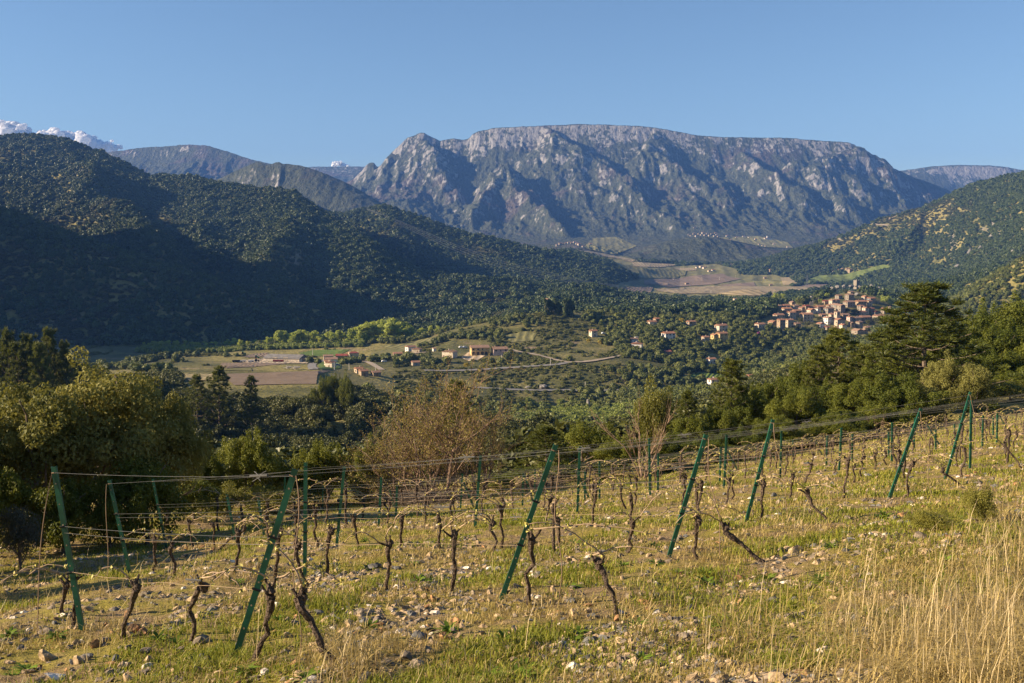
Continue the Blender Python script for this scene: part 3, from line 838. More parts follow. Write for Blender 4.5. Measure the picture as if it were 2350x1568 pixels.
ENDS = [((540,1505),(677,1078)), ((1150,1378),(1276,1022)), ((1535,1280),(1621,998)), ((1713,1198),(1775,963)), ((2042,1143),(2115,938)), ((2170,1100),(2228,900))]
FARS = [((187,1447),(122,1072)), ((297,1315),(250,1103)), ((382,1262),(350,1100)), ((540,1240),(520,1135)), ((606,1232),(592,1143)), ((905,1165),(893,1123)), ((1087,1165),(1063,1106)), ((1224,1153),(1203,1088)),
        ((1352,1144),(1322,1079)), ((1460,1099),(1442,1066)), ((1580,1084),(1561,1045)), ((1695,1084),(1669,1033)), ((1780,1059),(1763,1023)), ((1887,1045),(1871,1013)), ((2157,1022),(2127,974)), ((2309,980),(2288,944))]
UPS = [((699,1325),(701,1062),2), ((772,1256),(790,1071),3), ((869,1206),(875,1096),4), ((1090,1213),(1103,1046),4), ((1325,1180),(1331,1025),5), ((1492,1136),(1490,1006),6), ((1662,1121),(1668,998),6),
       ((1791,1095),(1794,989),7), ((2227,1075),(2230,919),7), ((1926,1080),(1932,982),7), ((2047,1059),(2048,970),8), ((2255,1025),(2257,954),9), ((650,1183),(654,1095),4), ((741,1172),(741,1136),6),
       ((908,1196),(911,1117),6), ((1057,1167),(1061,1088),6), ((1199,1161),(1201,1086),7), ((1226,1146),(1228,1077),7), ((1342,1149),(1343,1083),8), ((1376,1146),(1376,1058),8), ((1510,1129),(1511,1041),8), ((1652,1109),(1655,1026),8),
       ((1734,1059),(1736,1020),9), ((1821,1052),(1820,1010),10), ((1897,1070),(1899,1001),8), ((1956,1060),(1957,996),9), ((2040,1049),(2040,991),9), ((2098,1035),(2100,959),9), ((2148,1035),(2148,986),10),
       ((2191,1009),(2191,972),11), ((2201,999),(2203,954),10), ((2280,999),(2280,955),11), ((2288,1018),(2290,948),10)]
def top_of(px, base):
    a, e = ray(*px); return np.array([a * base[1], base[1], e * base[1]])
near = []; far = []
NEARLAB = ["nearest the front, base in dry grass", "beside the long arching cane in mid slope", "above the big fallen vine trunk", "next to a rusty flat stone at its foot", "rising over the white quartz block's right", "tallest against the grey green olive bush"]
for i, (b, t) in enumerate(ENDS):
    B = hit(*b, 3, 60); T = top_of(t, B)
    near.append(post("end_post", B, T, "leaning green end post " + NEARLAB[i], "leaning green posts at the near row ends", True))
FARLAB = ["at the shaded corner below the big olive oak", "second from the shaded corner, tied with a hanging wire", "third from the shaded corner beside a bare stony bank"]
for i, (b, t) in enumerate(FARS):
    if b: B = hit(*b, 3, 90)
    else: B = top_hit(*t, 1.5, 12, 90)
    T = top_of(t, B)
    lab = "green post leaning outward " + FARLAB[i] if i < 3 else "thin green post leaning outward at the far end of a vine row"
    far.append(post("end_post", B, T, lab, None if i < 3 else "far end posts of the vine rows", True))
WDIR = np.array((-.74, .67))
def row_line(k):
    """near point, far point of vine row k (ground points)"""
    if k <= 6: n = np.array(near[k - 1][0].location)[:2]
    else: n = np.array(near[5][0].location)[:2] + (k - 6) * 2.9 * np.array((.67, .74))
    if k <= 3: f = np.array(far[k - 1][0].location)[:2]
    else:
        q = np.arange(2, 70, .5); X = n[0] + WDIR[0] * q; Y = n[1] + WDIR[1] * q
        lim = np.interp(X / Y, L[0][0], L[0][1]) * .97
        ok = Y < lim; f = n + WDIR * (q[int(np.argmin(ok))] if not ok.all() else 60)
    if k > 6:
        q = (.60 * f[1] - f[0]) / (-WDIR[0] + .60 * WDIR[1]); n = f - WDIR * max(q, 4)
    return n, f
UROW = {}
for i, (b, t, rk) in enumerate(UPS):
    B = hit(*b, 3, 90); T = top_of(t, B)
    if T[2] - B[2] < .6: T[2] = B[2] + .9
    lab = {0: "upright green post beside the first leaning end post", 1: "upright green post just behind the third vine stump", 3: "upright green post in front of the bare budding tree", 8: "upright green post close behind the tallest leaning end post"}.get(i, "upright dark green post in the middle of the vine rows")
    pr = post("row_post", B, T, lab, None if i in (0, 1, 3, 8) else "upright green posts along the vine rows", False)
    UROW.setdefault(rk, []).append(pr)

def gline(p, q, h0, h1, n=14, sag=.03, wob=0.0, seed=0):
    r = np.random.default_rng(seed); out = []
    for t in np.linspace(0, 1, n):
        x = p + (q - p) * t; z = x[2] - sag * 4 * t * (1 - t)
        if wob: z += wob * math.sin(t * 23 + seed) * (4 * t * (1 - t)) ** .5 + wob * .5 * r.normal()
        out.append((x[0], x[1], z))
    return out
WN = {1: "front", 2: "second", 3: "third", 4: "fourth", 5: "fifth", 6: "sixth"}
for k in range(1, 17):
    n_, f_ = row_line(k)
    if k <= 6: rn, tn = near[k - 1]; bn = np.array(rn.location)
    else: bn = np.array((*n_, gz(*n_))); tn = bn + np.array((0, 0, 1.55))
    if k <= 3: rf, tf = far[k - 1]; bf = np.array(rf.location)
    else: bf = np.array((*f_, gz(*f_))); tf = bf + np.array((0, 0, 1.5))
    nu = max(1, int(np.hypot(*(bf - bn)[:2]) / 5.5)); ups = []
    for t in (np.arange(1, nu) / nu): p = bf + (bn - bf) * t; p[2] = gz(p[0], p[1]); ups.append((t, p, p + np.array((0, 0, 1.5))))
    hs = (.965, .64, .60, .36) if k < 9 else (.96, .64, .36) if k < 11 else (.96, .36)
    for j, hf in enumerate(hs):
        nodes = [bf + (tf - bf) * hf] + [b + (t - b) * (hf if hf > .9 else hf + .02) for _, b, t in ups] + [bn + (tn - bn) * hf]
        P = []
        for i in range(len(nodes) - 1):
            P += gline(nodes[i], nodes[i + 1], 0, 0, 10, .02, .018 if hf < .4 else 0, k * 7 + i)[(1 if i else 0):]
        m = MB(); rad = (.0022 if hf < .4 else .0017) * max(1, np.mean([p[1] for p in P]) / 34)
        m.tube(P, rad, 4)
        o = m.build("trellis_wire", M_WIRE if hf > .4 else M_CANE)
        nmw = ("top wire", "upper middle wire", "lower middle wire", "low cane wire")[j if len(hs) == 4 else (0, 1, 3)[j] if len(hs) == 3 else (0, 3)[j]]
        tag(o, f"{nmw} of the {WN[k]} vine row, strung between green posts" if k in WN else f"thin grey {nmw} strung along the distant vine rows", "wire", "trellis wires" if k not in WN else None)
# wire tensioners: little forked galvanised strainers on the wires near the end posts
for k, q, hf in ((1, .12, .965), (2, .14, .965), (3, .13, .965), (4, .12, .965), (5, .16, .965), (6, .2, .965), (2, .16, .62), (1, .3, .38), (4, .12, .62), (3, .2, .36)):
    bn = np.array(near[k - 1][0].location); tn = near[k - 1][1]; bf = np.array(far[k - 1][0].location); tf = far[k - 1][1]
    c = (bn + (tn - bn) * hf) * (1 - q) + (bf + (tf - bf) * hf) * q
    ex = (bf - bn); ex /= np.linalg.norm(ex); m = MB()
    for s in (-1, 1):
        m.tube([c - ex * .06 * s, c - ex * .03 * s + np.array((0, 0, .012)), c + np.array((0, 0, .0)), c + ex * .06 * s + np.array((.01, 0, .03)), c + ex * .09 * s + np.array((.015, 0, .04))], .004, 5)
        m.tube([c - ex * .05 * s, c + ex * .02 * s + np.array((-.01, 0, -.03)), c + ex * .06 * s + np.array((-.02, 0, -.05))], .004, 5)
    m.tube([c - ex * .13, c - ex * .06, c + ex * .06, c + ex * .13], .010, 6)
    o = m.build("wire_tensioner", M_TENS)
    tag(o, f"forked metal strainer on the {'top' if hf > .9 else 'middle' if hf > .5 else 'low'} wire of the {WN[k]} row", "wire tensioner", "wire strainers")
# rusty guy wires hanging from the end posts
for k in range(6):
    rn, tn = near[k]; b = np.array(rn.location); x, y = b[0] + .62, b[1] - .35; g = gz(x, y)
    P = [tn * (1 - t) + np.array((x, y, g)) * t + np.array((.03 * math.sin(9 * t + k), .0, -.05 * math.sin(3.14 * t))) for t in np.linspace(.03, 1, 16)]
    m = MB(); m.tube(P, .005, 4); tag(m.build("guy_wire", M_RUST), f"twisted rusty guy wire from the {WN[k + 1]} row's leaning end post to the ground", "guy wire")
for k in range(2):
    rn, tn = far[k]; b = np.array(rn.location); x, y = b[0] - .45 + .1 * k, b[1] - .1; g = gz(x, y)
    P = [tn * (1 - t) + np.array((x, y, g)) * t + np.array((-.04 * math.sin(4 * t + k), 0, 0)) for t in np.linspace(.04, 1, 14)]
    m = MB(); m.tube(P, .005, 4); tag(m.build("guy_wire", M_RUST), f"hanging brown wire beside the {('corner', 'second corner')[k]} post in the shade", "guy wire")

# ---------------------------------------------------------------- vines
def crook(p, q, n, amp, r):
    P = []
    o = np.zeros(3)
    for i, t in enumerate(np.linspace(0, 1, n)):
        o = o * .6 + r.normal(size=3) * amp * (0 if i in (0, n - 1) else 1) * np.array((1, .6, .5))
        P.append(p + (q - p) * t + o)
    return P
def knobbly(P, rad, mat_, name, parent, r, n=9):
    """bark: a tube with lumps and long furrows"""
    P = [np.asarray(p, float) for p in P]
    Q = []; R = []
    for i in range(len(P) - 1):
        for t in (0, .33, .66): Q.append(P[i] + (P[i + 1] - P[i]) * t); R.append(rad[i] + (rad[i + 1] - rad[i]) * t)
    Q.append(P[-1]); R.append(rad[-1])
    m = MB(); m.tube(Q, R, n)
    V = np.array(m.v); ring = np.repeat(np.arange(len(Q)), n); kk = np.tile(np.arange(n), len(Q))
    C = np.array(Q)[ring]
    g = 1 + .30 * (r.random(n)[kk] - .5) + .34 * (r.random(len(V)) - .5) + .25 * (r.random(len(Q))[ring] - .5)
    m.v = list(C + (V - C) * g[:, None])
    return link(name, new_mesh(name, np.array(m.v), m.f, (mat_,), smooth=False), parent)
def buds(parent, pts, r, s=.02):
    V = []; F = []
    for p in pts:
        for _ in range(5):
            c = p + r.normal(size=3) * s * .5; a = r.normal(size=3); a /= np.linalg.norm(a); b = np.cross(a, r.normal(size=3)); b /= np.linalg.norm(b)
            o = len(V); V += [c - a * s, c + b * s * .6, c + a * s, c - b * s * .6]; F.append([o, o + 1, o + 2, o + 3])
    link("bud", new_mesh("bud", np.array(V), F, (M_BUD,)), parent)
def vine(base, head, rad, seed, label, group, canes=1, cane_len=.7, cdir=None, big=1.0):
    """gnarled spur-pruned vine: trunk, swollen head, pruned spurs, bent tan canes with opening buds"""
    r = np.random.default_rng(seed); root = empty("grape_vine", base); tag(root, label, "grape vine", group)
    H = np.array(head, float) - np.array(base, float)
    P = crook(np.array((0, 0, -.06)), H, 7, .022 * big, r)
    rad *= .58; R = [rad * 1.3, rad * .95, rad * .85, rad * .8, rad * .85, rad * 1.1, rad * 1.3]
    tr = knobbly(P, R, M_BARK, "trunk", root, r)
    lump = [H + np.array((0, 0, -.03)), H + np.array((.02, 0, .03)), H + r.normal(size=3) * .015 + np.array((0, 0, .08))]
    knobbly(lump, [rad * 1.2, rad * 1.5, rad * .6], M_BARK, "head", root, r)
    sp = []
    for i in range(3):
        dv = np.array((r.normal(), r.normal() * .6, .9 + r.random())); dv /= np.linalg.norm(dv)
        e = H + dv * (.10 + .07 * r.random()); sp.append(e)
        knobbly([H, H + dv * .06 + r.normal(size=3) * .01, e], [rad * .75, rad * .5, rad * .42], M_BARK, "spur", root, r, 6)
    tips = list(sp[:2])
    for i in range(canes):
        s0 = sp[i % 3]; wd = np.array(cdir if cdir is not None and i == 0 else (-.74 if r.random() < .5 else .74, -.6 * r.random(), 0.), float)
        Lc = cane_len * (.7 + .6 * r.random())
        C = []
        for t in np.linspace(0, 1, 9):
            C.append(s0 + wd * Lc * t + np.array((0, 0, .16 * math.sin(t * 2.6) - .06 * t)) + r.normal(size=3) * .006)
        m = MB(); m.tube(C, [.0085 - .004 * t for t in np.linspace(0, 1, 9)], 6); m.build("cane", M_CANE, root, smooth=True)
        tips += [C[2], C[4], C[6], C[8]]
    buds(root, tips, r)
    return root
MANUAL = [((278,1467),(312,1352)), ((437,1478),(466,1352)), ((582,1520),(618,1370)), ((775,1530),(690,1372)), ((170,1440),(165,1338)), ((140,1410),(152,1345)), ((359,1310),(352,1240)), ((535,1320),(545,1225)), ((630,1325),(640,1228)),
 ((757,1320),(760,1222)), ((887,1352),(893,1252)), ((1031,1360),(1041,1234)), ((1212,1388),(1218,1243)), ((1420,1412),(1372,1300)), ((822,1259),(811,1193)), ((727,1255),(725,1172)), ((920,1254),(920,1193)), ((1150,1258),(1147,1170)),
 ((1276,1256),(1280,1197)), ((1357,1204),(1368,1118)), ((1252,1197),(1263,1149)), ((1606,1194),(1599,1126)), ((1599,1284),(1602,1200)), ((1437,1268),(1450,1204)), ((1459,1158),(1460,1104)), ((1679,1146),(1678,1095)), ((1748,1194),(1751,1115)),
 ((1808,1150),(1818,1097)), ((1765,1290),(1665,1222)), ((1905,1200),(1851,1134)), ((1935,1143),(1945,1060)), ((1842,1112),(1861,1070)), ((1973,1094),(1982,1050)), ((2080,1140),(2093,1068)), ((2078,1099),(2074,1052)), ((2207,1094),(2212,1034)),
 ((2195,1070),(2196,1030)), ((2214,1114),(2162,1081)), ((2352,1074),(2304,1022)), ((2006,1077),(2010,1042)), ((2034,1067),(2031,1038)), ((1913,1088),(1918,1060)), ((490,1255),(487,1205)), ((490,1262),(560,1215))]
VL = {0: "short twisted vine with a bushy head between two front posts", 1: "thick leaning vine with a long cane tied to the first end post", 2: "slanting vine trunk right behind the first leaning end post", 3: "heavy grey vine arm sprawling toward the dry grass tuft in front", 4: "dark vine wrapped round the corner post's foot",
 5: "small low vine with yellow buds outside the corner post", 6: "stubby vine in front of the second corner post", 7: "crooked vine on the stony bank", 9: "stout straight vine between the two upright posts", 10: "pruned vine stump with one bent cane, no head", 11: "S-shaped vine stump with a swollen foot", 12: "tall straight vine whose cane arches far over", 13: "leaning vine that catches the long arching cane",
 22: "twisted vine right of the third leaning end post", 23: "stout slanting vine with a raised cane below the third end post", 28: "fallen thick vine trunk creeping along the ground", 29: "vine trunk bent down to the ground above the tussock", 30: "bent old vine left of the white quartz block", 33: "curved vine at the foot of the fifth leaning post", 37: "vine arm lying beside the sixth leaning post", 38: "vine arm reaching in at the edge of the slope"}
VPOS = []
for i, (b, h) in enumerate(MANUAL):
    B = hit(*b, 3, 90); a, e = ray(*h); bent = i in (3, 13, 28, 29, 37, 38)
    dh = B[1] - (.25 if not bent else -.1)
    H = np.array([a * dh, dh, e * dh])
    if H[2] - B[2] < .12: H[2] = B[2] + .3
    rad = {3: .052, 28: .046, 12: .045, 29: .042}.get(i, .042)
    cd = {12: (1.0, -.25, -.05), 1: (.9, -.3, .0), 13: (-.8, -.1, .35), 3: (-.6, .1, .5), 11: (.9, 0, .25), 10: (.6, .0, .5), 28: (-.5, .1, .55), 23: (.6, 0, .4)}.get(i)
    vine(B, H, rad, 300 + i, VL.get(i, "gnarled pruned vine stump in the nearer vine rows"), None if i in VL else "grape vines in the nearer rows", 2 if i % 3 else 1, {12: 1.3, 13: .9}.get(i, .65), cd)
    VPOS.append(B[:2])
protos = []; autos = 0
for rk in range(2, 17):
    n_, f_ = row_line(rk); ln = np.hypot(*(f_ - n_)); w = (f_ - n_) / ln
    for j in range(60):
        q = 1.0 + j * 1.16 + .2 * random.uniform(-1, 1)
        if q > ln - .5: break
        x, y = n_[0] + w[0] * q, n_[1] + w[1] * q
        if abs(x / y) > .535 or autos > 245: continue
        if min(np.hypot(x - p[0], y - p[1]) for p in VPOS) < .8: continue
        z = gz(x, y); VPOS.append(np.array((x, y))); autos += 1
        lab = "dark gnarled vine stump in the distant vine rows"
        if len(protos) < 9:
            hx, hy = random.uniform(-.12, .12), random.uniform(-.08, .08)
            protos.append(vine((x, y, z), (x + hx, y + hy, z + random.uniform(.46, .66)), .042, 500 + len(protos), lab, "grape vines in the distant rows", 2, .75))
        else:
            o = copy_tree(random.choice(protos)); o.location = (x, y, z); o.rotation_euler = (0, 0, random.choice((0, math.pi)) + random.uniform(-.4, .4)); s = random.uniform(.85, 1.2); o.scale = (s, s, s * random.uniform(.9, 1.15))
print("vines", len(VPOS))
# ---------------------------------------------------------------- stones
M_STONE = {}
for nm, c in (("grey_schist", (.20, .16, .115)), ("tan_schist", (.36, .26, .15)), ("rusty_schist", (.30, .165, .075)), ("pale_quartz", (.62, .54, .44)), ("dark_schist", (.13, .125, .115))):
    M_STONE[nm] = simple(nm, c, .85, .45, 14, .25, bump=.5)
def stone_mesh(seed, m, flat):
    r = np.random.default_rng(seed); V, F = ico(2)
    for _ in range(16):                                  # split faces like broken schist
        n = r.normal(size=3); n /= np.linalg.norm(n); h = .34 + .36 * r.random()
        d = V @ n - h; V = V - np.where(d > 0, d, 0)[:, None] * n
    V = V * np.array((1.0, .62 + .3 * r.random(), flat)) + r.normal(size=V.shape) * .02
    return new_mesh("stone", V, F, (m,))
kinds = list(M_STONE.items())
STONES = [(kn, stone_mesh(900 + 10 * i + j, m, .34 + .24 * j)) for i, (kn, m) in enumerate(kinds) for j in range(3)]
def stone(loc, s, kn, j, rz, label, group, tilt=.3):
    me = [x for x in STONES if x[0] == kn][j % 3][1]
    o = link("stone", me, None, (loc[0], loc[1], loc[2] + s * .08)); o.scale = (s, s, s)
    o.rotation_euler = (random.uniform(-tilt, tilt), random.uniform(-tilt, tilt), rz); tag(o, label, "stone", group); return o
for (u, v), px, kn, lab in [((1990,1092),30,"pale_quartz","big white quartz block among the far vines"), ((2072,1186),34,"rusty_schist","reddish angular rock at the fifth post's foot"), ((375,1372),52,"grey_schist","tall pale slab standing behind the front row"), ((170,1480),34,"tan_schist","broad tan rock at the corner near the broad leaved weeds"),
    ((375,1545),30,"grey_schist","upright grey slab at the bottom edge"), ((50,1490),48,"dark_schist","large dark rock at the lower corner of the slope"), ((1820,1270),62,"tan_schist","wide tan boulder beside the fallen vine trunk"), ((1600,1240),34,"pale_quartz","pale stone right of the third end post"), ((1510,1290),30,"pale_quartz","white stone at the third end post's foot"),
    ((2228,1395),40,"tan_schist","tan stone half hidden in the tall dry grass"), ((1050,1545),32,"dark_schist","dark pointed slab near the bottom middle"), ((470,1520),44,"grey_schist","long grey splintered stone by the first post"), ((1370,1210),26,"tan_schist","tan stone below a middle row vine"), ((1290,1165),18,"rusty_schist","small rusty stone far up the middle rows"),
    ((1745,1400),34,"pale_quartz","white capped stone in the green weeds"), ((250,1545),40,"tan_schist","long tan rock slab at the bottom edge"), ((1930,1560),36,"pale_quartz","pale round stone cut by the bottom edge"), ((1160,1395),44,"tan_schist","tan stone pile block by the second end post"), ((1700,1330),40,"rusty_schist","rust coloured block under the fallen vine")]:
    H = hit(u, v, 3, 90); stone(H, px / 2 / FPX * H[1], kn, int(u) % 3, random.uniform(0, 6), lab, None, .5)
r = np.random.default_rng(31)
lab = {"grey_schist": "grey broken schist stone lying in the vineyard grass", "tan_schist": "tan broken schist stone lying in the vineyard grass", "rusty_schist": "rusty brown schist stone lying in the vineyard grass", "pale_quartz": "pale quartz stone lying in the vineyard grass", "dark_schist": "dark flat schist stone lying in the vineyard grass"}
n = 0
while n < 275:
    u = r.uniform(-10, 2350); v = 1100 + 470 * r.random() ** .75
    H = hit(u, v, 3, 60, 260)
    if H[1] > 34 or v > 1570: continue
    if fbm(H[0] / 1.6, H[1] / 1.6, 2, 44)[()] < .45 and r.random() < .7: continue
    kn = r.choice(["grey_schist", "tan_schist", "rusty_schist", "pale_quartz", "dark_schist"], p=[.34, .33, .09, .1, .14])
    s = .035 + .10 * r.random() ** 2.5 + .0018 * H[1]
    stone(H, s, kn, n, r.uniform(0, 6.28), lab[kn], "loose " + kn.replace("_", " ") + " stones", .45); n += 1

def log_sample(n, d0, d1, r, a0=-.70, a1=.95):
    d = d0 * (d1 / d0) ** r.random(n); a = r.uniform(a0, a1, n); x = a * d
    return x, d
# gravel: thousands of chips, one mass
x, d = log_sample(66000, 5, 38, r); k = fbm(x / 1.3, d / 1.3, 3, 47) > .53; x = x[k]; d = d[k]; z = terrain(x, d); n = len(x)
Vi = np.array([(1, 0, 0), (.1, .8, .05), (-.9, .1, 0), (0, -.7, 0), (.2, .1, .42), (-.25, -.05, .38)]); Fi = np.array([(0, 1, 4), (1, 5, 4), (1, 2, 5), (2, 3, 5), (3, 4, 5), (3, 0, 4)])
q = r.random(n) * 6.283; s = (.012 + .05 * r.random(n) ** 3) * (1 + d / 22)
c, sn = np.cos(q), np.sin(q); jit = 1 + .5 * (r.random((n, 6, 3)) - .5); W = Vi[None] * jit * s[:, None, None]
X = W[..., 0] * c[:, None] - W[..., 1] * sn[:, None] + x[:, None]; Y = W[..., 0] * sn[:, None] + W[..., 1] * c[:, None] + d[:, None]; Z = W[..., 2] + z[:, None] - .004
me = new_mesh("gravel", np.stack([X, Y, Z], -1).reshape(-1, 3), (Fi[None] + 6 * np.arange(n)[:, None, None]).reshape(-1, 3), (M_STONE["grey_schist"], M_STONE["tan_schist"], M_STONE["pale_quartz"], M_STONE["dark_schist"]), mi=np.repeat(r.choice(4, n, p=[.40, .42, .03, .15]), 6))
tag(link("gravel", me), kind="stuff")

# smaller stones past the ones built singly: one mass
x, d = log_sample(7800, 5, 40, r); k = fbm(x / 1.6, d / 1.6, 2, 44) > .50; x = x[k]; d = d[k]; z = terrain(x, d); n = len(x)
SV = []; SF = []; SM = []; o_ = 0
src = []
for kn, me_ in STONES:
    v_ = np.array([q.co for q in me_.vertices]); f_ = np.array([list(q.vertices) for q in me_.polygons]); src.append((v_, f_, ["grey_schist", "tan_schist", "rusty_schist", "pale_quartz", "dark_schist"].index(kn)))
pw = np.repeat([.37, .36, .07, .05, .15], 3) / 3
for j in range(n):
    v_, f_, mi_ = src[r.choice(15, p=pw / pw.sum())]; s_ = (.022 + .05 * r.random() ** 2) * (1 + d[j] / 40); q_ = r.random() * 6.283; tl = r.normal() * .3
    X = v_[:, 0] * math.cos(q_) - v_[:, 1] * math.sin(q_); Y = v_[:, 0] * math.sin(q_) + v_[:, 1] * math.cos(q_); Z = v_[:, 2] + tl * X
    SV.append(np.stack([X, Y, Z], 1) * s_ + np.array((x[j], d[j], z[j] + s_ * .1))); SF.append(f_ + o_); SM.append(np.full(len(f_), mi_)); o_ += len(v_)
tag(link("scattered_stone", new_mesh("scattered_stone", np.vstack(SV), np.vstack(SF), tuple(M_STONE.values()), mi=np.concatenate(SM))), kind="stuff")

# ---------------------------------------------------------------- grass
def blade_mat(name, lo, hi, trans=.35):
    m, nt, b = mat(name); N = NT(nt); c = N.mix(N.attr("tint").outputs["Fac"], lo, hi)
    N.lk(c, b.inputs["Base Color"]); b.inputs["Roughness"].default_value = .55; b.inputs["Specular IOR Level"].default_value = .25
    tr = N.n("ShaderNodeBsdfTranslucent"); N.lk(c, tr.inputs[0]); mx = N.n("ShaderNodeMixShader"); mx.inputs[0].default_value = trans
    N.lk(b.outputs[0], mx.inputs[1]); N.lk(tr.outputs[0], mx.inputs[2]); N.lk(mx.outputs[0], nt.nodes["Material Output"].inputs[0])
    return m
def blades(name, x, y, h, w, lean, m, r, droop=.5, tint=None):
    n = len(x); z = terrain(x, y) - .01
    q = r.random(n) * 6.283; dx, dy = np.cos(q), np.sin(q); fx, fy = -dy, dx
    L = lean * r.random(n)
    P0 = np.stack([x, y, z], 1); D = np.stack([dx, dy, 0 * dx], 1); S = np.stack([fx, fy, 0 * fx], 1); Uz = np.array((0, 0, 1.))
    P1 = P0 + Uz * (h * .55)[:, None] + D * (h * L * .3)[:, None]
    P2 = P0 + Uz * (h * (1 - .5 * L * droop))[:, None] + D * (h * L)[:, None]
    ww = w[:, None] * S
    V = np.stack([P0 - ww, P0 + ww, P1 - ww * .8, P1 + ww * .8, P2 - ww * .12, P2 + ww * .12], 1).reshape(-1, 3)
    o = 6 * np.arange(n)[:, None]
    F = np.concatenate([o + np.array((0, 1, 3, 2)), o + np.array((2, 3, 5, 4))], 1).reshape(-1, 4)
    me = new_mesh(name, V, F, (m,)); set_tint(me, np.repeat(r.random(n) if tint is None else tint, 6))
    return tag(link(name, me), kind="stuff")
M_GREEN = blade_mat("green_grass_blades", (.12, .155, .016), (.34, .33, .04))
M_DRY = blade_mat("dry_grass_blades", (.26, .185, .05), (.50, .39, .15), .3)
M_STRAW = blade_mat("straw_stalks", (.48, .36, .18), (.80, .65, .38), .25)
x, d = log_sample(620000, 4, 62, r)
g = fbm(x / 1.1, d / 1.1, 3, 61) + .25 * (fbm(x / 6, d / 6, 2, 62) - .5); k = (g > .48) & (r.random(len(x)) < np.clip((g - .46) * 5, 0, .85)); x = x[k]; d = d[k]
blades("green_grass", x, d, (.022 + .05 * r.random(len(x)) ** 1.5 + .035 * (fbm(x / .8, d / .8, 2, 68) > .62)) * (1 + d / 60), .0028 * (1 + d / 9), .9, M_GREEN, r)
x, d = log_sample(450000, 4, 62, r)
g = fbm(x / 1.4, d / 1.4, 3, 65); k = r.random(len(x)) < np.clip((g - .45) * 4, .05, .75); x = x[k]; d = d[k]
blades("dry_grass", x, d, (.03 + .085 * r.random(len(x)) ** 2) * (1 + d / 60), .0022 * (1 + d / 9), 1.3, M_DRY, r, .9)
# tall straw in the lower corner and scattered dead stalks elsewhere
def straw_weight(u, v):
    w = np.zeros_like(u)
    for cu, cv, su, sv, a in ((2330,1500,300,150,1), (2050,1490,150,70,.7), (1990,1380,120,90,.3), (2330,1330,70,150,.6), (1480,1400,90,60,.14), (1230,1290,60,60,.05), (800,1545,60,40,.8), (1700,1450,90,60,.2), (1850,1210,50,40,.25), (380,1380,350,90,.05)):
        w = np.maximum(w, a * np.exp(-((u - cu) / su) ** 2 - ((v - cv) / sv) ** 2))
    return w
x, d = log_sample(390000, 4.2, 22, r); z = terrain(x, d); u, v = proj(x, d, z); w = straw_weight(u, v)
k = r.random(len(x)) < w * .11 + .004; x = x[k]; d = d[k]; w = w[k]
blades("straw_stalks", x, d, (.06 + .40 * r.random(len(x)) ** 2.2 + .65 * (r.random(len(x)) < .08) * r.random(len(x))) * (.55 + .6 * np.clip(w * 1.5, 0, 1)), .0016 * (1 + d / 14) * np.ones(len(x)), .5, M_STRAW, r, .35)
x, d = log_sample(225000, 4.2, 20, r); z = terrain(x, d); u, v = proj(x, d, z); k = r.random(len(x)) < straw_weight(u, v) * .6; x = x[k]; d = d[k]
blades("matted_straw", x, d, .10 + .25 * r.random(len(x)), .0024 * (1 + d / 14), 3.2, M_DRY, r, .62)

# ---------------------------------------------------------------- broad leaved weeds
M_WEED = simple("weed_leaf", (.13, .19, .02), .65, .3, 6, .1, obj=True)
def weed_mesh(seed, n=30):
    r = np.random.default_rng(seed); V = []; F = []
    for k in range(n):
        q = r.random() * 6.283; L = .5 + .5 * r.random(); el = .25 + .9 * r.random(); w = .085
        D = np.array((math.cos(q), math.sin(q), 0)); S = np.array((-D[1], D[0], 0)); o = len(V)
        for t, ww in ((0, .25), (.45, 1), (.8, .8), (1, .1)):
            c = D * L * (t * math.cos(el) + .25 * t * t) + np.array((0, 0, L * (t * math.sin(el) - .35 * t * t)))
            V += [c - S * w * ww, c + S * w * ww + np.array((0, 0, .02))]
        for j in range(3): F.append([o + 2 * j, o + 2 * j + 1, o + 2 * j + 3, o + 2 * j + 2])
    return new_mesh("weed", np.array(V), F, (M_WEED,))
WM = [weed_mesh(700 + k) for k in range(4)]
n = 0
fixed = [(1460,1440),(130,1465),(365,1470),(1880,1330),(2020,1190),(2030,1185),(960,1335),(1120,1560),(1310,1350),(1620,1340),(60,1540),(700,1560),(1200,1535),(2050,1420),(1760,1330),(1890,1340),(1320,1250),(1180,1555),(20,1460),(560,1545)]
while n < 70:
    u, v = fixed[n] if n < len(fixed) else (r.uniform(0, 2340), 1180 + 380 * r.random())
    H = hit(u, v, 3, 60, 260)
    if H[1] > 26: continue
    o = link("weed_plant", WM[n % 4], None, H); s = (.14 if n < len(fixed) else .05 + .09 * r.random()) * (1 + H[1] / 60); o.scale = (s, s, s * .9); o.rotation_euler[2] = r.random() * 6
    tag(o, "bright green broad leaved weed rosette on the stony soil", "weed", "broad leaved weeds in the vineyard"); n += 1
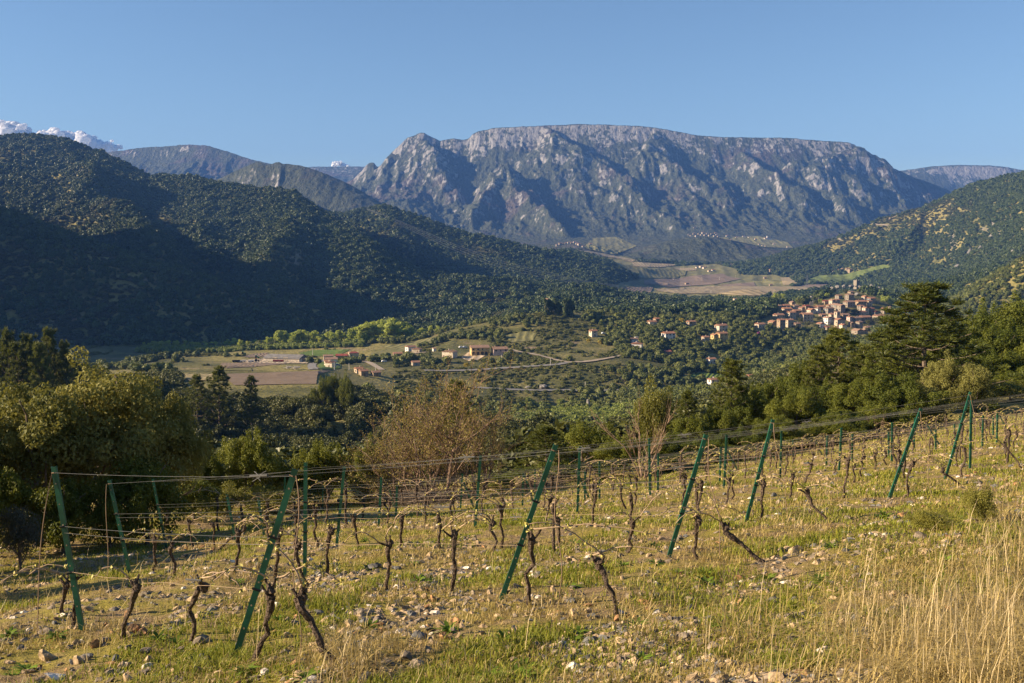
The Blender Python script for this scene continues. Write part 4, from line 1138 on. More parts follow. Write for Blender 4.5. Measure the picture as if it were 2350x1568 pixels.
# ================================================================ NEAR TREES
M_WOOD = simple("tree_bark", (.14, .11, .085), .95, .4, 6, .1, bump=.6)
M_TWIG = simple("pale_twig_bark", (.22, .15, .105), .85, .3, 6, .15)
M_NEAR_OAK = foliage_mat("evergreen_oak_leaves", (.048, .072, .010), (.18, .19, .026), .3, .55, spec=.2)
M_NEAR_OLIVE = foliage_mat("olive_grey_leaves", (.10, .112, .03), (.29, .265, .075), .25, .6, spec=.15)
M_NEEDLE = foliage_mat("pine_needles", (.045, .062, .010), (.17, .18, .028), .2, .5, spec=.3)
M_YBUSH = foliage_mat("yellow_green_bush_leaves", (.11, .115, .02), (.27, .25, .045), .3, .5)
M_SILVER = foliage_mat("silver_bush_leaves", (.06, .068, .052), (.12, .13, .10), .15, .6)
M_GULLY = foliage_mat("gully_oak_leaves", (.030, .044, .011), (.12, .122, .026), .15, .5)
M_BUDLEAF = foliage_mat("opening_bud_leaves", (.20, .16, .035), (.33, .27, .07), .3, .6)
M_DEADTWIG = simple("dead_brushwood", (.17, .135, .105), .95, .3, 4, .1)

def limbs(m, base, top, r0, r, n=9, spread=.7):
    """tapered trunk with limbs reaching into the crown"""
    b = np.array(base, float); t = np.array(top, float); h = t[2] - b[2]
    P = crook(b, t, 6, .03 * h, r); m.tube(P, [r0 * (1 - .75 * q) for q in np.linspace(0, 1, 6)], 7)
    for k in range(n):
        s = P[1 + k % 4]; q = r.random() * 6.283
        e = s + np.array((math.cos(q) * spread, math.sin(q) * spread, h * (.2 + .35 * r.random())))
        C = crook(s, e, 5, .03 * h, r); m.tube(C, [r0 * .45 * (1 - .8 * w) for w in np.linspace(0, 1, 5)], 5)

def broadleaf(seed, n, leaf, m, squat=1.0, nb=46, clump=.24, low=.12, spiky=0.0):
    """unit tree, radius about 1 and height about 2*squat: (trunk mesh, crown mesh)"""
    r = np.random.default_rng(seed); bl = []; H = 2.0 * squat
    lobes = [(np.array((0.52 * math.cos(q), .52 * math.sin(q), H * hh)), .50 + .12 * r.random()) for q, hh in zip(r.random(6) * 6.283, (.38, .45, .55, .62, .50, .34))] + [(np.array((.22, .1, H * .68)), .56), (np.array((-.25, -.1, H * .64)), .54)]
    for k in range(nb):
        c, R = lobes[k % len(lobes)]
        dv = r.normal(size=3); dv /= np.linalg.norm(dv); dv[2] = abs(dv[2]) * .8 + .2 * dv[2]
        p = c + dv * R * (.75 + .4 * r.random()); p[2] = max(p[2], low * H + .1)
        w = clump * (.6 + .7 * r.random())
        bl.append((*p, w, w, w * (.85 + spiky * r.random())))
        if spiky and k % 3 == 0: bl.append((p[0], p[1], p[2] + w * 1.3, w * .45, w * .45, w * 1.1))
    for c, R in lobes: bl.append((*c, R * .7, R * .7, R * .6))
    V, F, T = leaf_cloud(n, bl, leaf, r, .35, aspect=.55, shell=.5)
    me = new_mesh("crown", V, F, (m,)); set_tint(me, T)
    mb = MB(); limbs(mb, (0, 0, -.15), (.05, .03, H * .72), .07, r, 10, .6)
    return mb.mesh("trunk", M_WOOD), me

def pine(seed, m, h=1.0, levels=11, tufts=5):
    """unit pine, height 1, crown radius about .33: whorled branches with needle tufts"""
    r = np.random.default_rng(seed); mb = MB(); C = []; 
    lean = np.array((.02 * r.normal(), .02 * r.normal(), 1)); top = lean * .98
    mb.tube(crook(np.array((0, 0, -.05)), top, 8, .004, r), [.020 * (1 - .85 * q) for q in np.linspace(0, 1, 8)], 7)
    for k in range(levels):
        hh = .16 + .80 * (k / (levels - 1)) ** .95
        nb = 5 + (k % 2)
        Lb = .36 * (1 - ((hh - .10) / .95) ** 1.6) * (.75 + .4 * r.random()) + .03
        for j in range(nb):
            q = 6.283 * (j + r.random() * .7) / nb; L_ = Lb * (.65 + .5 * r.random())
            s = lean * hh; e = s + np.array((math.cos(q) * L_, math.sin(q) * L_, .07 * L_ / .3 + .02))
            P = [s + (e - s) * t + np.array((0, 0, -.03 * math.sin(3.1 * t) * L_ / .3)) for t in (0, .35, .7, 1)]
            mb.tube(P, [.0075 * (1 - hh * .7), .005 * (1 - hh * .6), .003, .0015], 4)
            for w in range(tufts):
                t = .38 + .62 * r.random() if w else 1.0
                c = s + (e - s) * t + r.normal(size=3) * .022 * (1 if w else .2) + np.array((0, 0, .012)); C.append(c)
                if r.random() < .55: C.append(c + np.array((.03 * r.normal(), .03 * r.normal(), .012)))
    for _ in range(8): C.append(top + r.normal(size=3) * np.array((.012, .012, .02)))
    C = np.array(C); nt = len(C); per = 40; c = np.repeat(C, per, 0); n = len(c)
    dv = r.normal(size=(n, 3)); dv[:, 2] = np.abs(dv[:, 2]) * .9 + .12; dv /= np.linalg.norm(dv, axis=1)[:, None]
    sd = np.cross(dv, r.normal(size=(n, 3))); sd /= np.linalg.norm(sd, axis=1)[:, None]
    L_ = (.024 + .024 * r.random(n))[:, None]; W = .0026
    V = np.stack([c - sd * W, c + sd * W, c + dv * L_ + sd * W * .5, c + dv * L_ - sd * W * .5], 1).reshape(-1, 3)
    me = new_mesh("crown", V, np.arange(4 * n).reshape(-1, 4), (m,)); set_tint(me, np.repeat(np.clip(np.repeat(r.random(nt), per) * .7 + .3 * r.random(n), 0, 1), 4))
    return mb.mesh("trunk", M_WOOD), me

def bare_tree(seed, levels, spread, m_leaf, leaf=.03, leaves=9, stems=6, upright=.5):
    """unit tree, height 1: forking twigs with opening buds"""
    r = np.random.default_rng(seed); mb = MB(); B = []
    def grow(p, d, L_, rad, lv):
        P = [p]; dd = d.copy()
        for _ in range(4):
            dd = dd + r.normal(size=3) * .13 + np.array((0, 0, .05)); dd /= np.linalg.norm(dd); P.append(P[-1] + dd * L_ / 4)
        mb.tube(P, [rad * (1 - .4 * t / 4) for t in range(5)], 6 if lv > 2 else 4, cap=False)
        if lv <= 1:
            for q in P[1:]:
                for _ in range(leaves // 4 + 1): B.append(q + r.normal(size=3) * .008)
        if lv == 0: return
        for k in range(3 if lv > 1 else 4):
            i = r.integers(1, 5); ax = r.normal(size=3); ax /= np.linalg.norm(ax)
            nd = dd + ax * spread * (.6 + .5 * r.random()); nd[2] += upright * .25; nd /= np.linalg.norm(nd)
            grow(P[i], nd, L_ * (.58 + .22 * r.random()), rad * .55, lv - 1)
    for k in range(stems):
        q = 6.283 * (k + .5 * r.random()) / stems; sp = .35 + .9 * r.random()
        d = np.array((math.cos(q) * sp, math.sin(q) * sp, 1.0)); d /= np.linalg.norm(d)
        grow(np.array((.015 * math.cos(q), .015 * math.sin(q), -.03)), d, .36, .009, levels)
    B = np.array(B); n = len(B); a = r.normal(size=(n, 3)); a /= np.linalg.norm(a, axis=1)[:, None]; b = np.cross(a, r.normal(size=(n, 3))); b /= np.linalg.norm(b, axis=1)[:, None]
    s = leaf * (.5 + r.random(n))[:, None]
    V = np.stack([B - a * s * .5, B + b * s * .35, B + a * s * .5, B - b * s * .35], 1).reshape(-1, 3)
    me = new_mesh("foliage", V, np.arange(4 * n).reshape(-1, 4), (m_leaf,)); set_tint(me, np.repeat(r.random(n), 4))
    z = max(v[2] for v in mb.v); sc = 1 / z
    t = mb.mesh("trunk", M_TWIG)
    for q in (t, me): q.transform(__import__("mathutils").Matrix.Scale(sc, 4))
    return t, me

OAKS = [broadleaf(1000 + k, 30000, .054, M_NEAR_OAK, 1.0, 56, .21, .1, .15) for k in range(4)]
OLIVES = [broadleaf(1020 + k, 26000, .050, M_NEAR_OLIVE, 1.0, 80, .19, .05, 0) for k in range(2)]
BUSHES = [broadleaf(1040 + k, 14000, .060, M_YBUSH, .7, 40, .26, .05) for k in range(2)]
DARKB = [broadleaf(1050 + k, 14000, .070, M_NEAR_OAK, .8, 40, .26, .04) for k in range(2)]
SILVER = [broadleaf(1060, 9000, .06, M_SILVER, .8, 36, .24, .04)]
PINES = [pine(1080 + k, M_NEEDLE, 1, 11 + k, 5) for k in range(3)]
KIND = {"oak": (OAKS, "oak_tree"), "olive": (OLIVES, "olive_tree"), "bush": (BUSHES, "bush"), "dark": (DARKB, "bush"), "silver": (SILVER, "bush")}
TREES_N = [0]
def place(kind, u, vtop, wpx, d, label, group=None, zb=None):
    a, e = ray(u, vtop); x, y = a * d, d; zt = e * d; zg = gz(x, y) if zb is None else zb
    h = max(zt - zg, .8); R = wpx / 2 / FPX * d
    if kind == "pine":
        t, c = PINES[TREES_N[0] % len(PINES)]; sc = (R / .34, R / .34, h); nm = "pine_tree"
    else:
        ms, nm = KIND[kind]; t, c = ms[TREES_N[0] % len(ms)]
        H0 = 2.0 * {"bush": .7, "dark": .8, "silver": .8}.get(kind, 1.0); sc = (R / 1.08, R / 1.08, h / (H0 * .98))
    TREES_N[0] += 1
    root = empty(nm, (x, y, zg), random.uniform(0, 6.28)); root.scale = sc
    tag(root, label, "bush" if nm == "bush" else "tree", group)
    link("trunk", t, root); link("crown", c, root)
    return root
G1, G2, G3 = "trees at the edge of the vineyard", "dark oaks on the wooded slope beside the vineyard", "low bushes along the vineyard edge"
NEAR = [ # kind, u, v top, width, distance, label, group
 ("olive",235,825,400,27,"big grey green tree with glossy top leaves, tallest beside the corner posts",None),
 ("olive",70,880,380,25,"broad grey green tree at the edge, left of the tallest one",None),("olive",365,885,230,29,"narrow tree with lit top touching the big grey green one",None),("olive",-60,930,260,24,"grey green tree cut by the picture edge",None),("olive",-260,1000,300,20,"unseen grey green tree added to shade the slope",None),("olive",-420,960,300,17,"second unseen grey green tree added to shade the slope",None),("dark",-150,1050,240,19,"unseen dark bush added to shade the slope",None),("olive",-330,1090,300,14,"third unseen grey green tree added to shade the slope",None),  # plants wholly past the left edge are unseen, added to shade the vineyard
 ("dark",330,1060,200,25,"dark bush under the big grey green tree",None),("dark",140,1110,190,23.5,"dark shaded bush behind the corner post",None),("silver",40,1165,110,20,"silvery grey bush in deep shade at the edge",None),("dark",250,1150,130,24,"low dark bush between the corner posts",None),("dark",-30,1080,160,23,"dark bush at the very edge of the shade",None),
 ("oak",562,1005,165,36,"rounded oak with glossy leaves behind the far short posts",None),("oak",462,1040,110,35,"small oak beside the rounded glossy one",None),("oak",742,1017,130,38,"bright leaved oak between two upright posts",None),("oak",846,1020,95,40,"small bright oak touching the bare budding tree",None),("oak",655,1075,90,37,"low oak behind the first leaning end post",None),
 ("bush",520,1120,130,33,None,G3),("bush",620,1125,130,35,None,G3),("bush",720,1110,130,37,None,G3),("bush",830,1100,120,38,None,G3),("dark",440,1110,120,31,None,G3),("bush",900,1100,110,39,None,G3),
 ("pine",1045,885,120,52,"dark young pine behind the bare budding tree",None),("pine",1255,985,130,46,"young pine right of the bare budding tree",None),
 ("oak",1340,975,170,50,"dense dark oak between two leaning end posts",None),("oak",1432,1000,120,48,"olive green oak at the bare sapling's foot",None),("dark",1200,1075,120,43,None,G3),("dark",1290,1060,120,45,None,G3),("dark",1390,1055,110,46,None,G3),("dark",1120,1090,100,42,None,G3),
 ("bush",1500,895,110,62,"pale green tree standing behind the bare sapling",None),("oak",1580,960,130,60,None,G1),("oak",1545,1000,120,52,None,G1),("pine",1575,905,75,85,"small pine left of the slim pine",None),("pine",1678,835,110,66,"slim pine with its bare stem showing, above the bushes",None),
 ("oak",1650,940,130,62,None,G1),("oak",1720,900,140,66,None,G1),("oak",1610,1010,110,54,None,G1),("oak",1700,990,130,56,None,G1),("oak",1770,880,130,72,None,G2),("oak",1830,900,150,64,None,G2),("oak",1790,960,130,60,None,G2),
 ("pine",1930,766,140,92,"tall double topped pine below the village houses",None),("pine",1880,800,110,88,"pine left of the double topped pine",None),("pine",1985,800,120,90,"dark pine right of the double topped pine",None),("oak",1840,835,120,90,None,G2),
 ("oak",1890,890,150,72,None,G2),("oak",1960,880,160,70,None,G2),("oak",2010,930,150,64,None,G2),("oak",1920,950,150,62,None,G2),
 ("pine",2128,668,290,78,"largest pine, with pale trunk, rising before the village",None),("pine",2065,740,150,82,"dark pine touching the largest pine",None),("oak",2080,865,170,68,None,G2),("oak",2040,830,150,80,None,G2),
 ("olive",2180,815,120,72,"grey green olive bush with spiky top below the largest pine",None),("olive",2238,835,120,70,"paler olive bush behind the tallest leaning end post",None),("olive",2120,880,120,68,"grey green bush at the foot of the largest pine",None),
 ("oak",2200,745,160,98,None,G2),("oak",2262,722,170,100,None,G2),("oak",2330,695,180,104,None,G2),("oak",2300,760,170,96,None,G2),("oak",2355,770,150,95,None,G2),("oak",2245,800,150,92,None,G2),("oak",2400,700,180,104,None,G2),("oak",2310,815,150,92,None,G2),
 ("bush",2320,880,110,84,None,G3),("bush",1760,1020,120,58,None,G3),("bush",1850,1005,130,62,None,G3),("bush",1940,985,120,66,None,G3),("bush",2030,965,120,72,None,G3),("dark",1660,1040,120,54,None,G3),("bush",2110,945,100,74,None,G3),("dark",2240,900,120,76,None,G3),("dark",1540,1055,110,50,None,G3),("dark",2340,850,90,88,None,G3),
 ("pine",20,775,90,250,"pine at the picture edge on the shaded left spur",None),("pine",62,782,93,250,"second pine on the shaded left spur",None),("pine",112,772,82,255,"tallest pine on the shaded left spur",None),("pine",150,800,67,258,"last pine down the shaded left spur",None),("pine",38,800,90,245,"lower pine in front on the shaded left spur",None),("pine",90,805,90,245,"lower pine behind the big grey green tree",None),
 ("pine",500,850,80,300,"pine standing before the ploughed field",None),("pine",575,870,56,300,"small pine at the ploughed field's edge",None),("pine",450,868,64,295,"dark pine left of the ploughed field",None),
 ("oak",740,872,50,330,"dark round oak at the ploughed field's corner",None),("oak",765,862,50,335,"taller dark oak on the spur beside the farm sheds",None),("oak",800,868,60,330,"dark oak on the spur's rounded end",None)]
GL = {G1: "leafy olive green oak in the tree belt behind the leaning posts", G2: "dark evergreen oak on the wooded slope below the village", G3: "low leafy bush along the far edge of the vineyard"}
for kd, u, v, w, d, lab, grp in NEAR: place(kd, u, v, w, d, lab or GL[grp], grp)

# the bare budding tree, the bare sapling and the brushwood under them
def place_bare(u, vt, d, wscale, pair, label):
    a, e = ray(u, vt); x = a * d; zg = gz(x, d); h = e * d - zg
    root = empty("budding_tree", (x, d, zg)); root.scale = (h * wscale, h * wscale, h); tag(root, label, "tree")
    link("trunk", pair[0], root); link("foliage", pair[1], root)
BT = [bare_tree(1101, 4, .95, M_BUDLEAF, .0085, 4, 8, .5), bare_tree(1103, 3, .55, M_BUDLEAF, .006, 1, 4, .8)]
place_bare(1010, 790, 37, 1.0, BT[0], "wide bare tree with pale twigs and opening yellow buds")
place_bare(1100, 905, 38, 1.0, BT[0], "lower budding tree leaning out beside the wide bare one")
place_bare(940, 885, 38, 1.0, BT[0], "budding tree on the near side of the wide bare one")
place_bare(1478, 890, 44, .8, BT[1], "leafless pale sapling before the green river valley")
place_bare(1300+715, 938, 62, .5, BT[1], "thin leafless sapling among the dark oaks")
r = np.random.default_rng(77)
for u, v, w, d, lab in ((1000, 1128, 120, 36.5, "heap of dead brushwood under the bare budding tree"), (960, 1150, 150, 35, "low tangle of dead twigs beside the brushwood heap"), (1250, 1120, 110, 40, "dead brushwood behind the second leaning post")):
    a, e = ray(u, v); x0 = a * d; zg = gz(x0, d); h = max(e * d - zg, .5); R = w / 2 / FPX * d; m = MB()
    for k in range(420):
        p = np.array((x0 + R * r.normal() * .5, d + .6 * r.normal(), zg + h * abs(r.normal()) * .42)); q = r.normal(size=3) * np.array((.5, .4, .18)); m.tube([p - q, p + r.normal(size=3) * .04, p + q], [.006, .005, .002], 3, cap=False)
    tag(m.build("brushwood_heap", M_DEADTWIG), lab, "brushwood")
# green shrub with yellow flowers in the vineyard
H = hit(2240, 1205, 3, 60); t, c = DARKB[0]
root = empty("green_shrub", H); root.scale = (.24, .24, .36); tag(root, "leafy green shrub growing among the dry grass below the sixth post", "shrub"); link("trunk", t, root); link("crown", BUSHES[0][1], root)
H = hit(2140, 1215, 3, 60); root = empty("green_shrub", H); root.scale = (.30, .30, .15); tag(root, "low spreading green shrub beside the leafy one", "shrub"); link("trunk", t, root); link("crown", BUSHES[1][1], root)

# ---------------------------------------------------------------- the wooded gully across: trees one by one, undergrowth as one mass
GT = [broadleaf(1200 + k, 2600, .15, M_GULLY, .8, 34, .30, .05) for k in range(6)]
r = np.random.default_rng(88); pts = []; n = 0; tries = 0
while n < 165 and tries < 4000:
    tries += 1
    u = r.uniform(400, 1290); v = r.uniform(880, 1075)
    top = np.interp(u, [400, 430, 730, 920, 1130, 1290], [935, 938, 944, 950, 990, 1022])
    if v < top: continue
    H = hit(u, v, 200, 345, 400)
    if not (205 < H[1] < 342) or (pts and min(np.hypot(H[0] - p[0], H[1] - p[1]) for p in pts) < 3.4): continue
    pts.append(H); R = 1.7 + 2.4 * r.random() ** 1.4
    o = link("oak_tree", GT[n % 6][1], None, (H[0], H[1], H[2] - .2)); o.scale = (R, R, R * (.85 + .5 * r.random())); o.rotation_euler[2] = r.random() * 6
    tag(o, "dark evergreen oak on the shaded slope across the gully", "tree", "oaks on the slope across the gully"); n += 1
print("gully", n)
# poplars by the river, one by one
PM = [poplar_mesh(f"poplar_leaves_{k}", M_SPRING, 280 + k, 1500) for k in range(4)]
PB = [broadleaf(1300 + k, 2400, .15, M_SPRING, 1.0, 30, .28, .1)[1] for k in range(3)]
for i in range(105):
    u = 330 + 680 * ((i * 37 % 105 + .5) / 105) + r.uniform(-5, 5); d = r.uniform(965, 1035)
    vt = np.interp(u, [330,370,440,480,540,580,620,660,700,740,770,800,850,905,960,1010], [796,792,796,794,788,800,778,764,768,770,756,770,745,742,764,752]) + r.uniform(-12, 6)
    a, e = ray(u, vt); x = a * d; zg = gz(x, d); h = e * d - zg
    if h < 4: h = 6
    tall = i % 3 != 1
    o = link("poplar_tree", (PM if tall else PB)[i % (4 if tall else 3)], None, (x, d, zg - .3)); w = h * (1.25 if tall else .38) * r.uniform(.85, 1.2)
    o.scale = (w, w, h if tall else h * .52); o.rotation_euler[2] = r.random() * 6
    tag(o, "pale spring green poplar in the river belt behind the warehouse", "tree", "poplars along the river")
# cypresses
CY = poplar_mesh("cypress_leaves", M_OAK, 299, 1600)
def cypress(u, vt, d, h, label, grp):
    a, e = ray(u, vt); x = a * d; o = link("cypress_tree", CY, None, (x, d, e * d - h)); o.scale = (h * .55, h * .55, h); tag(o, label, "tree", grp)
for u, vt in ((1253,688),(1258,692),(1263,690),(1268,694),(1277,688),(1283,696),(1297,690),(1303,688),(1308,690),(1313,694),(1310,688)): cypress(u, vt, 950 + (u % 9), 14 + u % 4, "tall dark cypress around the hilltop chapel", "cypresses round the chapel")
for u, vt, lab in ((1509,711,"lone cypress behind the stepped hillside house"),(1510,756,"cypress beside the white hillside house"),(1431,773,"dark cypress by the house at the road bend"),(1442,772,"second cypress by the house at the road bend"),(1453,833,"cypress among pines below the lane"),(1469,830,"thin cypress below the lane"),(1722,700,"cypress at the village's field edge")):
    h = 11; d = 860 if vt > 740 else 980; a, e = ray(u, vt); cypress(u, vt, d, h, lab, None)
# ================================================================ BUILDINGS
def wall_mat(name, c, v=.22): return simple(name, c, .95, v, .9, .1, bump=.3)
W_STONE = [wall_mat("grey_stone_wall", (.25, .215, .17)), wall_mat("brown_stone_wall", (.29, .225, .155)), wall_mat("beige_render_wall", (.40, .335, .25)), wall_mat("cream_render_wall", (.52, .45, .35)), wall_mat("pink_render_wall", (.55, .40, .34)), wall_mat("white_render_wall", (.62, .59, .54)), wall_mat("ochre_render_wall", (.52, .37, .17))]
GREY, BRN, BEI, CRM, PNK, WHT, OCH = W_STONE
def roof_mat(name, c):
    m, nt, b = mat(name); N = NT(nt); P = N.geo().outputs["Position"]; f = N.noise(P, .8, 4, .7); oi = N.n("ShaderNodeObjectInfo")
    k = N.mix(N.ramp(f, .3, .7), tuple(q * .65 for q in c), tuple(q * 1.25 for q in c)); k = N.mix(N.ramp(oi.outputs["Random"], 0, 1, 0, .35), k, (.30, .20, .14)); N.lk(k, b.inputs["Base Color"])
    N.bump(f, .5, .08, b); return m
R_ORANGE = roof_mat("orange_clay_tiles", (.36, .175, .10)); R_BROWN = roof_mat("weathered_clay_tiles", (.30, .185, .125)); R_RED = roof_mat("red_sheet_roof", (.27, .075, .055)); R_GREY = simple("grey_sheet_roof", (.20, .185, .165), .6, .2, .3)
M_PANE = simple("dark_window_glass", (.03, .035, .04), .2, .2, 3, .5); M_SHUT = simple("wooden_shutter", (.20, .13, .08), .8, .3, 5); M_BLUE = simple("blue_shutter", (.16, .24, .30), .8, .2, 5); M_CONC = simple("pale_concrete", (.55, .51, .45), .9, .15, 1)
M_BLACK = simple("tyre_rubber", (.02, .02, .02), .8, .1, 5)

def prism_roof(m, W, D, z, rise, ov=.35, th=.22, hip=False):
    """two tiled slopes, ridge along x"""
    w, d = W / 2 + ov, D / 2 + ov; zo = -rise * ov / (D / 2)
    rx = w - (D / 2 if hip else 0)
    t = [(-w, -d, z + zo), (w, -d, z + zo), (w, d, z + zo), (-w, d, z + zo), (-rx, 0, z + rise), (rx, 0, z + rise)]
    V = t + [(x, y, q - th) for x, y, q in t]
    m.add(V, [[0, 1, 5, 4], [2, 3, 4, 5], [1, 2, 5], [3, 0, 4], [6, 10, 11, 7], [8, 11, 10, 9], [7, 11, 8], [9, 10, 6], [0, 6, 7, 1], [1, 7, 8, 2], [2, 8, 9, 3], [3, 9, 6, 0]])

def house(px, W, D, H, rz, wm, rm, label, nm="stone_house", cat="house", group=None, rise=None, storeys=None, ridge='x', win=True, d0=450, d1=1500, chimney=True, sink=1.2, shed=False, hip=False, shutters=None, pos=None, rnd=None):
    r = rnd or random
    P = hit(px[0], px[1], d0, d1, 700) if pos is None else np.array(pos)
    root = empty(nm, P, rz); tag(root, label, cat, group)
    pu, pv = proj(P[0], P[1], P[2]); k_ = FPX / P[1]; hw = (W * abs(math.cos(rz)) + D * abs(math.sin(rz))) / 2 + 1.5
    open_area([(pu - hw * k_, pv - H * k_), (pu + hw * k_, pv - H * k_), (pu + hw * k_, pv + 2 + 3 * k_), (pu - hw * k_, pv + 2 + 3 * k_)], P[1] * .82, P[1] * 1.05)
    rise = rise if rise is not None else min(W, D) * .19
    turn = ridge == 'y'
    rw, rd = (D, W) if turn else (W, D)
    m = MB(); w, d = W / 2, D / 2
    V = [(-w, -d, -sink), (w, -d, -sink), (w, d, -sink), (-w, d, -sink), (-w, -d, H), (w, -d, H), (w, d, H), (-w, d, H)]
    if turn: V += [(0, -d, H + rise), (0, d, H + rise)]; F = [[0, 1, 5, 8, 4], [1, 2, 6, 5], [2, 3, 7, 9, 6], [3, 0, 4, 7], [4, 8, 9, 7], [8, 5, 6, 9]]
    else: V += [(-w, 0, H + rise), (w, 0, H + rise)]; F = [[0, 1, 5, 4], [1, 2, 6, 9, 5], [2, 3, 7, 6], [3, 0, 4, 8, 7], [4, 5, 9, 8], [8, 9, 6, 7]]
    V = [(x, y, z - (.05 if z > H else 0)) for x, y, z in V]
    m.add(V, F); m.build("wall", wm, root)
    m = MB(); prism_roof(m, rw, rd, H + .20, rise, hip=hip); rf = m.build("roof", rm, root)
    if turn: rf.rotation_euler[2] = math.pi / 2
    if chimney:
        m = MB(); cx, cy = r.uniform(-.3, .3) * rw, r.uniform(.05, .2) * rd
        m.box((cx, cy, H + rise * .9), (.6, .6, 1.5)); m.box((cx, cy, H + rise * .9 + .80), (.8, .8, .12)); m.build("chimney", wm, rf)
    if win:
        st = storeys or max(1, int(round(H / 2.9))); sm = shutters or r.choice((M_SHUT, M_SHUT, M_BLUE))
        for face in ("front", "side"):
            span = W if face == "front" else D; n = max(1, int(span / 3.2))
            door = r.randrange(n)
            for s_ in range(st):
                for k in range(n):
                    q = -span / 2 + span * (k + .5) / n + r.uniform(-.25, .25); z = s_ * (H / st) + H / st * .55
                    if face == "front" and s_ == 0 and k == door:
                        m = MB(); m.box((q, -d - .02, 1.05), (1.1, .12, 2.1)); dr = m.build("door", sm, root)
                        m = MB(); m.box((q + .4, -d - .10, 1.05), (.06, .06, .2)); m.build("handle", M_PANE, dr); continue
                    if r.random() < .22: continue
                    m = MB(); m.box((q, -d - .02, z) if face == "front" else (-w - .02, q, z), (.9, .10, 1.25) if face == "front" else (.10, .9, 1.25)); wn_ = m.build("window", M_PANE, root)
                    if r.random() < .6:
                        m = MB()
                        for sg in (-1, 1): m.box((q + sg * .68, -d - .04, z) if face == "front" else (-w - .04, q + sg * .68, z), (.44, .09, 1.3) if face == "front" else (.09, .44, 1.3))
                        m.build("shutter", sm, wn_)
    return root
hr = random.Random(11)
